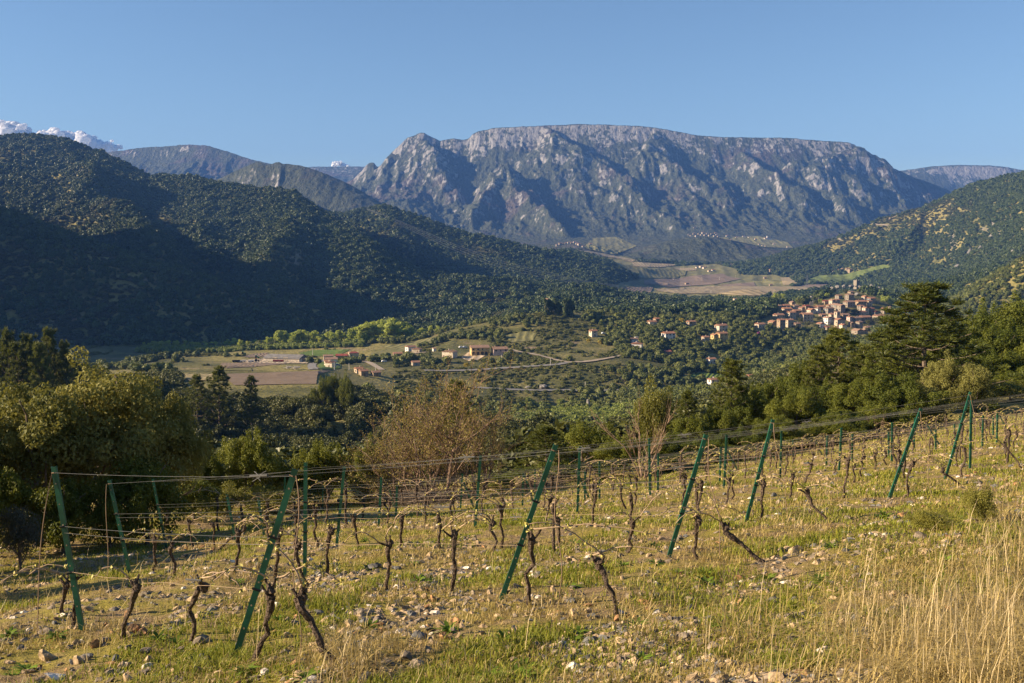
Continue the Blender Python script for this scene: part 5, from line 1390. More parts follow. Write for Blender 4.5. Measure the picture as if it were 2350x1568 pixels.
# ---- the old village on its hill: x, base, apparent width, wall height in the 3.36x view; wall, roof, ridge, label
VH = [
 (475,652,150,48,BEI,R_ORANGE,'x',"wide plain house with bright orange roof behind the tall twin blocks"),
 (505,785,110,118,BRN,R_ORANGE,'x',"tall stone block with an open loggia at the village's lower tip"),
 (612,772,112,104,BEI,R_ORANGE,'x',"tall smooth walled block joined to the loggia block"),
 (395,742,104,48,BRN,R_ORANGE,'y',"low gabled house just outside the tall twin blocks"),
 (228,780,140,56,CRM,R_ORANGE,'x',"pale house with roof terrace standing apart at the lower end"),
 (298,452,118,36,BEI,R_ORANGE,'x',"lone house among trees at the edge of the vineyards"),
 (566,514,110,34,GREY,R_ORANGE,'x',"long low house on the upper outer edge of the village"),
 (612,436,52,22,BRN,R_BROWN,'y',"small roof highest on the stepped row"),(652,474,72,36,BRN,R_BROWN,'y',"middle roof of the stepped row"),
 (484,516,58,34,GREY,R_BROWN,'x',"small dim house beside the long low one"),(578,562,144,40,BEI,R_ORANGE,'x',"wide house with two roof levels facing the valley"),
 (690,522,96,40,BEI,R_BROWN,'x',"square house below the stepped row"),(640,652,118,82,BEI,R_ORANGE,'x',"upright three storey house with even windows over the twin blocks"),
 (566,604,62,48,BRN,R_ORANGE,'y',"little gabled annex beside the upright three storey house"),(712,606,126,58,BRN,R_ORANGE,'x',"broad brown house right behind the three storey one"),
 (776,562,66,52,GREY,R_RED,'y',"narrow house with a reddish gable roof"),(838,692,176,98,BEI,R_ORANGE,'x',"big two level house with balcony over a dark gap"),
 (836,542,104,56,BRN,R_RED,'x',"house with dull red roof on the middle lane"),(895,582,118,44,CRM,R_ORANGE,'y',"pale gable with vivid orange roof in the village middle"),
 (908,534,94,30,GREY,R_ORANGE,'x',"low roof tucked behind the vivid orange one"),(980,576,72,56,WHT,R_BROWN,'x',"narrow white house with one blue window"),
 (1014,534,136,38,GREY,R_ORANGE,'x',"long roofed house above the narrow white one"),(1130,582,132,66,GREY,R_BROWN,'x',"roofed grey ruin with a long blank wall"),
 (1146,514,94,30,BRN,R_ORANGE,'x',"house with a deep shaded loggia above the blank wall"),(1226,530,110,58,GREY,R_BROWN,'y',"two gabled grey house beside the tallest grey gable"),
 (1288,590,94,112,GREY,R_BROWN,'y',"tallest grey gable, with few windows"),(1088,466,80,42,BRN,R_RED,'x',"dark small house under the rocks"),
 (1176,474,76,62,BEI,R_ORANGE,'y',"slim beige house with step roof below the rocks"),(1236,462,78,56,BEI,R_ORANGE,'x',"bright roofed half of the slim pair below the rocks"),
 (1262,396,94,46,GREY,R_BROWN,'x',"half ruined house next to the castle path"),(1402,402,116,62,GREY,R_BROWN,'x',"thick walled rounded house under the highest house"),
 (1420,334,72,30,BRN,R_BROWN,'x',"highest small house below the castle keep"),(1602,418,72,54,BEI,R_ORANGE,'y',"beige gable at the upper corner of the village"),
 (1684,442,116,56,GREY,R_ORANGE,'x',"wide shaded house at the upper corner"),(1396,494,150,60,GREY,R_BROWN,'x',"long grey row house on the upper lane"),
 (1546,484,150,56,BRN,R_ORANGE,'x',"long row house with bright straight roof on the upper lane"),(1656,486,82,64,BEI,R_ORANGE,'x',"end house of the upper lane row"),
 (1550,548,96,62,GREY,R_ORANGE,'x',"grey house with an arch below the upper lane"),(1612,584,76,72,CRM,R_ORANGE,'y',"pale tall gable with curved top in the upper half"),
 (1690,560,72,40,GREY,R_RED,'x',"red roofed house in shade beside the pale tall gable"),(1738,600,62,40,GREY,R_RED,'y',"second red roof in shade, lower down"),(1562,606,120,42,BEI,R_ORANGE,'x',"wide beige house over the plane tree"),
 (1862,584,98,64,GREY,R_ORANGE,'x',"grey house near the outer end of the village"),(1936,550,62,46,GREY,R_BROWN,'x',"last small house on the outer end"),
 (1790,686,164,70,BEI,R_ORANGE,'x',"large beige house with lit gable near the outer lower end"),(1600,684,194,52,BRN,R_ORANGE,'x',"long house with a nearly straight roof behind the square"),
 (1182,642,104,48,BEI,R_ORANGE,'x',"house leaning against the bell tower"),(1342,642,130,40,BRN,R_BROWN,'x',"long brown house behind the church roof"),
 (1046,654,88,54,BRN,R_ORANGE,'x',"brown house above the pale slim gable"),(1110,722,98,82,WHT,R_BROWN,'y',"pale slim gable house below the brown one"),
 (1026,774,108,54,WHT,R_ORANGE,'y',"white gabled house at the village's lowest lane"),(1104,812,78,50,GREY,R_RED,'x',"dark annex of the white lowest house"),
 (1316,816,88,82,CRM,R_ORANGE,'y',"sunlit round cornered house at the lowest lane"),(1432,764,78,54,BRN,R_BROWN,'y',"brown gable right of the round cornered house"),
 (1402,684,54,54,PNK,R_ORANGE,'x',"narrow pink house beside the church"),(1492,686,132,44,BEI,R_BROWN,'x',"wide low roof between church and long house"),(1530,774,92,78,GREY,R_BROWN,'x',"high dark house in shade above the square"),
 (1506,856,128,50,GREY,R_BROWN,'y',"grey gabled barn at the village foot"),(1592,852,88,46,BRN,R_BROWN,'y',"smaller barn joined to the grey gabled one"),(1640,802,110,26,BRN,R_BROWN,'x',"flat wide shed roof over the barns"),
 (1918,734,122,48,BEI,R_ORANGE,'x',"half hidden house behind the largest pine"),(1220,806,60,32,PNK,R_BROWN,'x',"tiny pink hut at the lowest lane"),(712,762,100,44,GREY,R_BROWN,'x',"shaded outbuilding between the two big lower houses"),
 (1780,905,60,40,CRM,R_BROWN,'y',"small pale gable peeping from the pines under the village"),
]
for x, y, w, h, wm, rm, rg, lab in VH:
    P = hit(*q7((x, y))[0], 1000, 1450, 500); mpp = .175 / FPX * P[1]
    W = w * mpp * .80; D = min(max(W * .8, 5.5), 9.0) if rg == 'x' else max(W * 1.1, 6)
    house(None, W, D, max(3.0, h * mpp * .98), math.radians(hr.uniform(12, 34)), wm, rm, lab, "village_house", "house", "old village houses", ridge=rg, pos=P, rnd=hr, sink=3)
# church: nave and bell tower
P = hit(*q7((1262, 742))[0], 1000, 1450, 500); mpp = .175 / FPX * P[1]
house(None, 130 * mpp, 95 * mpp, 74 * mpp, math.radians(24), BEI, R_ORANGE, "village church with a wide clay roof below its bell tower", "church", "church", None, ridge='y', pos=P, rnd=hr, sink=3, chimney=False, storeys=1)
P = hit(*q7((1240, 660))[0], 1000, 1450, 500); root = empty("bell_tower", P, math.radians(24)); tag(root, "square stone bell tower in the village middle", "bell tower")
h = 98 * mpp; m = MB(); m.box((0, 0, h / 2 - 2), (5, 5, h + 4)); m.build("wall", BEI, root); m = MB(); prism_roof(m, 5, 5, h + .05, .9, hip=False); m.build("roof", R_BROWN, root)
for sx in (-1, 0):
    m = MB(); m.box((0, -2.52, h - 2.2) if sx else (-2.52, 0, h - 2.2), (1.4, .1, 2.4) if sx else (.1, 1.4, 2.4)); m.build("belfry_opening", M_PANE, root)
# castle keep
P = hit(*q7((1494, 232))[0], 1000, 1500, 500); root = empty("castle_keep", P, math.radians(30)); tag(root, "ruined square castle keep on the rocky top above the village", "castle tower")
m = MB(); hh = 9.2; m.box((0, 0, hh / 2 - 2), (6.4, 6.0, hh + 4))
for k, (x, y, s) in enumerate(((-2.4, -2.2, .9), (-.6, -2.4, .4), (2.2, -2.0, .7), (2.4, 2, 1.1), (-2.4, 2.2, .6))): m.box((x, y, hh + s / 2), (1.5, 1.4, s))
m.build("wall", GREY, root); m = MB(); m.box((-.6, -3.03, 5.6), (.7, .1, 1.3)); m.build("window", M_PANE, root)
m = MB(); m.tube([(x, y, z) for x, y, z in ((-7, -3, .2), (-4.2, -3.4, .6), (-3.3, -3.3, .2))], .9, 6); m.build("wall_stump", GREY, root)
# ruined walls in the rocks
for x, y, w, h, lab in ((985, 415, 30, 40, "broken standing wall of a ruin above the village"), (905, 480, 40, 50, "jagged ruin wall beside the rocks"), (1780, 460, 22, 40, "lone ruined wall stump at the village's outer end")):
    P = hit(*q7((x, y))[0], 1000, 1450, 400); m = MB(); s = .175 / FPX * P[1]; W = w * s
    for k in range(5): hk = h * s * hr.uniform(.55, 1.05); m.box((P[0] + W * (k / 4 - .5), P[1], P[2] + hk / 2 - .5), (W / 4 - .01, .8 + .01 * k, hk + 1))
    tag(m.build("ruined_wall", GREY), lab, "ruin")

# ---- houses in the valley
def vh(q, x, y, w, h, k, wm, rm, rg, rot, lab, nm="valley_house", d0=500, d1=1150, **kw):
    P = hit(*q((x, y))[0], d0, d1, 600); s = k / FPX * P[1]; W = w * s * .85; D = kw.pop("depth", min(max(W * .7, 5), 9))
    return house(None, W, D, max(2.6, h * s), math.radians(rot), wm, rm, lab, nm, kw.pop("cat", "house"), None, ridge=rg, pos=P, rnd=hr, sink=2.0, **kw), P, s
vh(q6,700,632,110,44,.206,CRM,R_ORANGE,'x',25,"stepped stone house on the slope with a cypress behind it"); vh(q6,752,612,60,56,.206,BRN,R_ORANGE,'x',25,"upper wing of the stepped stone house")
vh(q6,1138,640,108,52,.206,BRN,R_ORANGE,'x',25,"single storey house with shaded porch beside a yellow mimosa"); vh(q6,886,776,150,60,.206,WHT,R_ORANGE,'x',22,"long white house with pale orange roof on the slope")
vh(q6,1472,692,140,62,.206,CRM,R_ORANGE,'x',28,"cream house with two roof levels below the village"); vh(q6,1480,790,130,72,.206,OCH,R_ORANGE,'x',25,"ochre house with big roof under the cream two level one"); vh(q6,1400,788,76,52,.206,OCH,R_ORANGE,'y',25,"low ochre wing with red brown walls")
vh(q6,1298,802,80,42,.206,BEI,R_ORANGE,'x',20,"small beige house half hidden by pines"); vh(q6,534,882,140,48,.206,WHT,R_ORANGE,'y',-18,"white house with arched terrace above the lane"); vh(q6,500,818,90,36,.206,WHT,R_BROWN,'x',20,"white back building behind the arched terrace house")
vh(q6,48,752,90,62,.206,CRM,R_ORANGE,'x',28,"cream house at the top of the winding hill lane"); vh(q6,1362,1058,104,56,.206,WHT,R_ORANGE,'x',25,"small white house alone in the dark trees"); vh(q6,1390,1306,140,76,.206,WHT,R_ORANGE,'x',22,"tall white house at the bright green field")
vh(q6,872,955,90,22,.206,BRN,R_RED,'x',15,"low house with dark red roof among flowering trees",chimney=False); vh(q6,1628,358,38,24,.206,CRM,R_BROWN,'x',15,"pale hut at the upper vineyard edge",d1=1500,win=False,chimney=False)
vh(q6,1800,1235,90,26,.206,BEI,R_ORANGE,'x',20,"low roof showing behind the slope oaks",chimney=False); vh(q6,1960,1180,80,26,.206,BEI,R_ORANGE,'x',20,"pale roof peeping between bare trees",chimney=False)
A, P, s = vh(q5,1112,668,196,66,.25,OCH,R_BROWN,'x',12,"large ochre villa with three arches under its terrace",storeys=2)
for k in range(4):
    m = MB(); W = 190 * s * .85; x = -W / 2 + W * (k + .5) / 4.2; yy = -min(max(W * .7, 5), 9) / 2
    pts = [(x - 1.1, yy - .06, 0)] + [(x - 1.1 * math.cos(t), yy - .06, 1.6 + 1.1 * math.sin(t)) for t in np.linspace(0, math.pi, 9)] + [(x + 1.1, yy - .06, 0)]
    n = len(pts); m.add(pts + [(a, b + .05, c) for a, b, c in pts], [list(range(n)), list(range(n, 2 * n))[::-1]] + [[i, (i + 1) % n, n + (i + 1) % n, n + i] for i in range(n)]); m.build("arch_opening", M_PANE, A)
m = MB(); m.box((0, -min(max(190 * s * .85 * .7, 5), 9) / 2 - .75, 3.1), (190 * s * .8, 1.4, .25)); m.build("terrace", OCH, A)
A, P, s = vh(q5,1296,668,160,52,.25,PNK,R_BROWN,'x',14,"pink villa with corner balcony beside the ochre one",storeys=2); m = MB(); m.box((3.5, -5.2, 2.8), (4.5, 1.8, .2)); m.build("balcony", PNK, A)
A, P, s = vh(q5,838,698,136,56,.25,CRM,R_BROWN,'y',-28,"cream gabled house with timber deck"); m = MB(); m.box((0, -5.4, 1.0), (8, 2.2, .2)); m.build("deck", M_SHUT, A)
vh(q5,526,770,80,30,.25,BEI,R_ORANGE,'x',20,"small square block house above the lane",win=True,chimney=False); vh(q5,480,640,100,42,.25,WHT,R_ORANGE,'x',35,"white barn with long orange roof by the hillside vineyard",chimney=False); vh(q5,536,652,92,34,.25,BEI,R_ORANGE,'y',-20,"beige gabled house before the white barn")
vh(q5,360,687,92,26,.25,BRN,R_ORANGE,'x',15,"open tile roofed shed on the bare earth bank",chimney=False); vh(q5,696,640,30,22,.25,WHT,R_BROWN,'x',15,"tiny white cabin behind the cream gabled house",win=False,chimney=False)
vh(q4,2120,842,80,44,.25,BEI,R_ORANGE,'x',30,"stone farmhouse with stepped orange roofs by the road",d0=480); vh(q4,2162,862,84,44,.25,BRN,R_ORANGE,'x',30,"lower stone wing of the roadside farmhouse",d0=480); vh(q4,2275,866,90,24,.25,BRN,R_BROWN,'x',30,"low brown shed right of the roadside farmhouse",d0=480,chimney=False)
vh(q4,1838,716,100,34,.25,BEI,R_BROWN,'x',15,"house with dark solar panels on its roof"); vh(q4,1866,746,128,36,.25,WHT,R_BROWN,'x',12,"long white bungalow by the winding road"); vh(q4,1862,792,86,50,.25,CRM,R_ORANGE,'y',-25,"cream gabled house on the lawn by the road bend"); vh(q4,1832,774,60,44,.25,CRM,R_ORANGE,'x',20,"cream wing of the lawn house",chimney=False)
vh(q4,1962,706,122,22,.25,BRN,R_RED,'x',5,"long low barn with a deep red roof",chimney=False,win=False); vh(q4,2070,700,104,46,.25,BEI,R_RED,'x',20,"beige farmhouse with a red hipped roof",hip=True)
# warehouse
P = hit(*q4((1450, 734))[0], 600, 960, 600); s = .25 / FPX * P[1]; W = 352 * s; root = empty("warehouse", P, math.radians(-13)); tag(root, "long white warehouse with grey roof at the edge of the fields", "warehouse")
H = 40 * s; D = 17; open_area(q4((1270,690),(1650,690),(1680,775),(1270,795)), 500, 960); m = MB(); V = [(-W/2,-D/2,-2),(W/2,-D/2,-2),(W/2,D/2,-2),(-W/2,D/2,-2),(-W/2,-D/2,H),(W/2,-D/2,H),(W/2,D/2,H),(-W/2,D/2,H),(-W/2,0,H+2.4),(W/2,0,H+2.4)]
m.add(V, [[0,1,5,4],[1,2,6,9,5],[2,3,7,6],[3,0,4,8,7],[4,5,9,8],[8,9,6,7]]); m.build("wall", CRM, root); m = MB(); prism_roof(m, W, D, H + .2, 2.4, ov=.5); m.build("roof", R_GREY, root)
for k in range(6): m = MB(); m.box((-W/2 + W * (k + .5) / 6, -D/2 - .03, H / 2), (.25, .12, H)); m.build("pilaster", M_CONC, root)
for x in (-.18, .12): m = MB(); m.box((W * x, -D/2 - .05, 2.2), (4.2, .1, 4.4)); m.build("sliding_door", BEI, root)
m = MB(); m.box((W/2 + .05, 0, 2.2), (.1, 5, 4.4)); m.build("end_door", M_PANE, root)
# hilltop chapel
P = hit(*q5((1775, 272))[0], 860, 1010, 500); house(None, 5.5, 7, 3.6, math.radians(-25), CRM, R_ORANGE, "white hilltop chapel with orange roof among cypresses", "chapel", "chapel", None, ridge='y', pos=P, rnd=hr, chimney=False, storeys=1)
P2 = P + np.array((-5.0, 3.5, 0)); root = empty("bell_tower", P2, math.radians(-25)); tag(root, "dark open bell tower of the hilltop chapel", "bell tower"); m = MB(); m.box((0, 0, 4), (3.2, 3.2, 10)); m.box((-1.2, 0, 10.2), (.7, 3.0, 2.4)); m.box((1.2, 0, 10.2), (.7, 3.0, 2.4)); m.build("wall", BRN, root); m = MB(); prism_roof(m, 3.2, 3.2, 11.6, .8); m.build("roof", R_BROWN, root)

# ---- far villages: every house a thing, two parts each
FAR = [(q3, [(150,872),(165,878),(185,868),(200,880),(215,866),(232,872),(245,862),(258,876),(272,866),(285,878),(300,868),(318,880),(335,872),(345,884),(325,862),(190,826)], 4200, 5200, BEI, "clustered house of the far hamlet under the mountain"),
       (q3, [(402,882),(465,892),(512,886),(545,890),(428,905)], 4200, 5200, CRM, "pale detached house beside the far hamlet"),
       (q3, [(525,940),(545,948),(612,938),(635,946),(655,950),(712,935),(800,955),(590,905)], 4000, 5200, CRM, "pale house scattered under the far priory"),
       (q2, [(1470,940),(1490,936),(1510,934),(1528,930),(1548,926),(1566,930),(1584,922),(1600,932),(1616,938),(1640,950),(1690,936)], 3500, 5200, BEI, "house of the far village behind the dark ridge's end"),
       (q3, [(205,1090),(232,1086),(250,1094),(262,1088),(285,1112),(312,1110),(432,1070)], 2400, 3500, CRM, "pale house of the small hamlet beyond the vineyards"),
       (q3, [(1095,1112),(1140,1106),(1160,1100),(1192,1098),(1208,1112)], 2400, 3400, BRN, "stone house of the estate behind the bright green field"),
       (q3, [(652,1158),(685,1108),(140,1200),(690,1205)], 2000, 3400, BRN, "lone field hut on the wide plain")]
for q, pts, d0, d1, wm, lab in FAR:
    for i, p in enumerate(pts):
        P = hit(*q(p)[0], d0, d1, 400); big = hr.uniform(.6, .95)
        house(None, hr.uniform(10, 15) * big, 9 * big, hr.uniform(5.5, 8.5) * big, math.radians(hr.uniform(5, 40)), hr.choice((wm, wm, BRN, GREY)) if 'clustered' in lab or 'ridge' in lab else wm, hr.choice((R_ORANGE, R_BROWN)), lab, "far_house", "house", "far houses: " + lab.split(" of ")[-1] if i is not None else None, pos=P, rnd=hr, win=False, chimney=False, sink=4)
P = hit(*q3((668, 902))[0], 4000, 5200, 400); A = house(None, 34, 12, 8, .2, WHT, R_ORANGE, "long white priory with a small tower under the big mountain", "priory", "priory", pos=P, rnd=hr, win=False, chimney=False, sink=4); m = MB(); m.box((-2, -2, 8), (6, 6, 20)); m.build("tower", WHT, A)

# ---- poles, pylon, power lines
def pole(q, x, yb, yt, k, lab, grp, d0=500, d1=1000, m_=None):
    P = hit(*q((x, yb))[0], d0, d1, 500); h = (yb - yt) * k / FPX * P[1]; root = empty("utility_pole", P); tag(root, lab, "utility pole", grp)
    m = MB(); m.tube([(0, 0, -1), (0, 0, h)], [.24, .16], 6); m.build("shaft", m_ or M_CONC, root); m = MB(); m.box((0, 0, h - .5), (1.6, .12, .12)); m.build("crossarm", M_CONC, root)
for a in ((q4,1695,682,615,.25,"white pole in the green meadow behind the warehouse",None),(q4,1895,812,742,.25,"white pole in front of the cream lawn house",None),(q4,2030,812,748,.25,"white pole above the roadside farmhouse",None),(q4,2272,818,752,.25,"white pole beside the farm track",None),(q5,1315,727,672,.25,"wooden pole below the pink villa",None),(q5,1763,772,705,.25,"thin pole beside the hill road",None),(q5,2083,955,922,.25,"short pole over the river road",None),(q5,2298,1003,978,.25,"white marker post on the river road",None)): pole(*a)
pole(q6, 1775, 548, 488, .206, "tall white pole in the trees left of the village", None, 700, 1300)
for x, yb, yt in ((1160,262,222),(1173,262,222),(1355,282,240),(1366,282,240),(1258,135,88),(1455,132,92),(945,135,92),(936,135,92),(1636,110,70)): pole(q6, x, yb, yt, .206, "thin pole standing in the vineyards of the plain", "poles in the plain", 1900, 3600)
M_STEEL = simple("pylon_steel", (.22, .24, .25), .6, .1, 1, .4, .3)
def pylon(q, x, yb, yt, k, lab, d0, d1):
    P = hit(*q((x, yb))[0], d0, d1, 500); h = (yb - yt) * k / FPX * P[1]; root = empty("power_pylon", P); tag(root, lab, "pylon"); m = MB()
    for sx in (-1, 1):
        for sy in (-1, 1): m.tube([(sx * h * .11, sy * h * .11, -2), (sx * h * .03, sy * h * .03, h * .62), (sx * h * .02, sy * h * .02, h)], .22, 4)
    for j in range(7):
        z0, z1 = h * j / 7.5, h * (j + 1) / 7.5; w0 = h * (.11 - .08 * min(1, z0 / (h * .62))); w1 = h * (.11 - .08 * min(1, z1 / (h * .62)))
        for sy in (-1, 1): m.tube([(-w0, sy * w0, z0), (w1, sy * w1, z1)], .12, 3); m.tube([(w0, sy * w0, z0), (-w1, sy * w1, z1)], .12, 3)
    m.build("lattice", M_STEEL, root); m = MB()
    for z, w in ((.66, .16), (.80, .20), (.93, .13)): m.tube([(-w * h, 0, h * z), (0, 0, h * (z + .03)), (w * h, 0, h * z)], .18, 4)
    m.build("crossarm", M_STEEL, root); return P, h
pylon(q7, 845, 262, 85, .175, "lattice power pylon on the plain beyond the village", 1700, 3000)
for j, dv in enumerate((0, 5, 11, 17)):
    P = []
    for u, v, d in ((842,478 + dv*.2,2560),(930,512 + dv * .6,2380),(1030,556 + dv * .8,2250),(1130,593 + dv,2180),(1230,620 + dv * .8,2130),(1335,644 + dv * .5,2100),(1420,655 + dv * .3,2080)):
        a, e = ray(u, v); P.append((a * d, d, e * d))
    P = np.array(P); t = np.linspace(0, 1, 40); tt = np.linspace(0, 1, len(P)); Q = np.stack([np.interp(t, tt, P[:, k]) for k in range(3)], 1)
    for _ in range(6): Q[1:-1] = (Q[:-2] + 2 * Q[1:-1] + Q[2:]) / 4
    m = MB(); m.tube(list(Q), .13, 4, cap=False); tag(m.build("power_line", M_STEEL), f"{('topmost', 'upper middle', 'lower middle', 'lowest')[j]} power line crossing the dark ridge", "power line")

# ---- vehicles and farm gear (a few pixels each)
def car(q, x, y, col, lab, d0=500, d1=1000, van=False, rz=.4):
    P = hit(*q((x, y))[0], d0, d1, 500); root = empty("parked_car", P, rz); tag(root, lab, "van" if van else "car"); M = simple("car_paint_" + lab.split()[0], col, .35, .05, 1, .5)
    hh = 2.1 if van else 1.45; m = MB(); pr = [(-2.1, .35), (2.1, .35), (2.1, .85), (1.2, .95), (.6 if not van else 1.1, hh), (-1.9 if van else -1.3, hh), (-2.1, 1.0)]; n = len(pr)
    V = [(a, s * .85, z + .3) for s in (-1, 1) for a, z in pr]; m.add(V, [list(range(n)), list(range(n, 2 * n))[::-1]] + [[(i + 1) % n, i, n + i, n + (i + 1) % n] for i in range(n)]); m.build("body", M, root)
    for sx in (-1.3, 1.3):
        for sy in (-.85, .85): m = MB(); m.tube([(sx, sy - .1, .36), (sx, sy + .1, .36)], .36, 10); m.build("wheel", M_BLACK, root)
    for s in (-1, 1): m = MB(); m.box((-.2, s * .86, hh + .02), (1.9, .05, .42)); m.build("window", M_PANE, root)
car(q4,1905,742,(.8,.8,.8),"white van parked beside the long white bungalow",van=True); car(q4,1922,776,(.08,.13,.25),"dark blue car beside the cream lawn house"); car(q5,944,612,(.8,.8,.8),"white car parked behind the ochre villa"); car(q5,978,612,(.75,.76,.78),"pale silver car next to the white one behind the villa"); car(q5,236,742,(.8,.8,.8),"white pickup on the bare bank below the shed"); car(q6,165,728,(.7,.75,.8),"light car on the drive of the hill lane house"); car(q6,535,788,(.82,.82,.8),"white van behind the arched terrace house",van=True)
def tractor(q, x, y, col, lab, rz=.3):
    P = hit(*q((x, y))[0], 600, 960, 500); root = empty("farm_tractor", P, rz); tag(root, lab, "tractor"); M = simple("tractor_paint_" + lab.split()[0], col, .45, .05, 1, .5); m = MB(); m.box((1.0, 0, 1.35), (2.2, .9, .9)); m.box((-.4, 0, 1.1), (1.2, 1.0, .6)); m.build("body", M, root); m = MB(); m.box((-.6, 0, 2.2), (1.4, 1.4, 1.5)); m.build("cab", M_PANE, root); m = MB(); m.box((-.6, 0, 3.02), (1.6, 1.6, .14)); m.build("cab_roof", M, root)
    for sx, rr in ((-.8, .95), (1.5, .6)):
        for sy in (-1, 1): m = MB(); m.tube([(sx, sy * .75, rr), (sx, sy * 1.2, rr)], rr, 12); m.build("wheel", M_BLACK, root)
tractor(q4,1182,708,(.06,.30,.05),"green tractor in the yard left of the warehouse"); tractor(q4,1182,738,(.50,.26,.06),"orange digger at the end of the warehouse yard"); tractor(q4,1060,672,(.05,.28,.08),"small green tractor by the riverside trees")
P = hit(*q4((1402, 735))[0], 600, 960, 500); root = empty("red_container", P, .05); tag(root, "dark red container standing against the warehouse front", "container"); m = MB(); m.box((0, -11, 1.3), (8.5, 2.6, 2.7)); m.build("box", simple("red_container_paint", (.22, .035, .03), .6), root); m = MB(); m.box((4.27, -11, 1.3), (.06, 2.2, 2.4)); m.build("door", R_RED, root)
for x, y, lab in ((985,742,"dark trailer in the farm yard, nearest the river trees"),(1018,742,"second dark trailer in the farm yard"),(1130,742,"yellowish bale heap on the farm yard"),(1055,742,"pale crate stack on the farm yard")):
    P = hit(*q4((x, y))[0], 600, 960, 500); root = empty("farm_trailer" if "trailer" in lab else "crate_stack", P, .2); tag(root, lab, "trailer" if "trailer" in lab else "crates"); m = MB(); m.box((0, 0, 1.2), (4.5, 2.2, 1.3)); m.build("bed", M_BLACK if "trailer" in lab else M_CONC, root)
    for sx in (-1.3, 1.3): m = MB(); m.tube([(sx, -1.2, .5), (sx, 1.2, .5)], .5, 10); m.build("wheel" if "trailer" in lab else "skid", M_BLACK, root)

# ---- rocks by the river and round the castle
M_ROCK = simple("slaty_rock", (.20, .185, .165), .9, .45, .9, .15, bump=.8)
def rock(px, w, h, lab, d0, d1, k, grp=None, seed=0):
    P = hit(*px, d0, d1, 500); s = k / FPX * P[1]; r_ = np.random.default_rng(seed); V, F = ico(3)
    for _ in range(14):
        n = r_.normal(size=3); n /= np.linalg.norm(n); q = .5 + .3 * r_.random(); dd = V @ n - q; V = V - np.where(dd > 0, dd, 0)[:, None] * n
    f = fbm(V[:, 0] * 3 + seed, V[:, 2] * 2 + V[:, 1] * 2, 3, seed); V = V * (.85 + .4 * f)[:, None]
    V = V * np.array((w * s / 2, w * s / 2, h * s / 1.25)); V[:, 2] += h * s * .28
    o = link("rock_outcrop", new_mesh("rock_outcrop", V, F, (M_ROCK,)), None, P); tag(o, lab, "rock", grp)
rock(q5((2108,1182))[0], 46, 118, "tall pointed slate rock beside the river", 520, 720, .25, None, 1); rock(q5((2180,1190))[0], 90, 42, "pale broad rock at the pointed rock's foot", 520, 720, .25, None, 2); rock(q5((2025,1192))[0], 80, 34, "low grey rock slab left of the pointed rock", 520, 720, .25, None, 3); rock(q5((2100,1004))[0], 70, 22, "rocky cutting above the river road", 560, 760, .25, None, 4); rock(q5((1690,983))[0], 100, 36, "slate cliff beside the river road", 600, 800, .25, None, 5); rock(q5((1560,975))[0], 70, 20, "low slate bank left of the river road cliff", 600, 800, .25, None, 6); rock(q5((2250,1195))[0], 70, 22, "flat river rock among green willows", 520, 720, .25, None, 7)
for i, (x, y, w, h) in enumerate(((900,420,70,60),(860,400,50,50),(1000,330,60,40),(1060,335,60,34),(1110,290,70,40),(1180,270,60,34),(1250,250,70,34),(1330,240,60,30),(1420,236,80,36),(1545,250,70,34),(1700,250,90,50),(1790,270,70,40),(1500,350,60,40),(930,460,40,60),(1640,330,60,34))): rock(q7((x, y))[0], w, h, "jagged grey rock on the castle hill", 1000, 1450, .175, "rocks of the castle hill", 20 + i)
for i, (x, y, w, h_) in enumerate(((2060,972,60,40),(2000,990,60,34),(1930,1084,80,36),(1750,1188,60,30),(2200,872,50,24),(2330,962,50,34),(2290,990,60,30),(1715,1198,50,30),(2250,985,50,26),(1890,1100,50,26),(2140,880,40,20),(1990,965,40,26),(1440,1235,60,20),(2100,1010,40,24))): rock(q3((x, y))[0], w * .8, h_ * .8, "grey rock outcrop on the scrubby hill slope", 1100, 3200, .35, "rock outcrops of the scrubby hill", 60 + i)
# trees inside the village
for i, (x, y, w, kd) in enumerate(((1375,585,70,0),(1480,600,80,0),(1015,450,50,1),(960,470,60,0),(745,470,70,0),(1880,480,110,1),(1955,490,60,1),(770,700,60,0),(860,760,70,0),(970,800,80,0),(1750,720,90,0),(1240,745,40,0),(1010,680,60,0),(1650,730,60,0),(930,640,40,0),(1640,830,60,0),(1340,330,60,0),(1110,385,60,1),(520,420,80,1),(420,430,90,1),(700,830,90,0),(1860,400,90,0),(1560,300,80,0),(1180,320,70,0))):
    P = hit(*q7((x, y))[0], 1000, 1450, 400); R = w / 2 * .175 / FPX * P[1] * 1.15
    o = link("village_tree", (PB if kd else [g_[1] for g_ in GT])[i % 3], None, (P[0], P[1], P[2] - .3)); o.scale = (R, R, R * 1.15); o.rotation_euler[2] = i
    tag(o, "pale spring tree between the village houses" if kd else "dark green tree between the village houses", "tree", "pale village trees" if kd else "dark village trees")
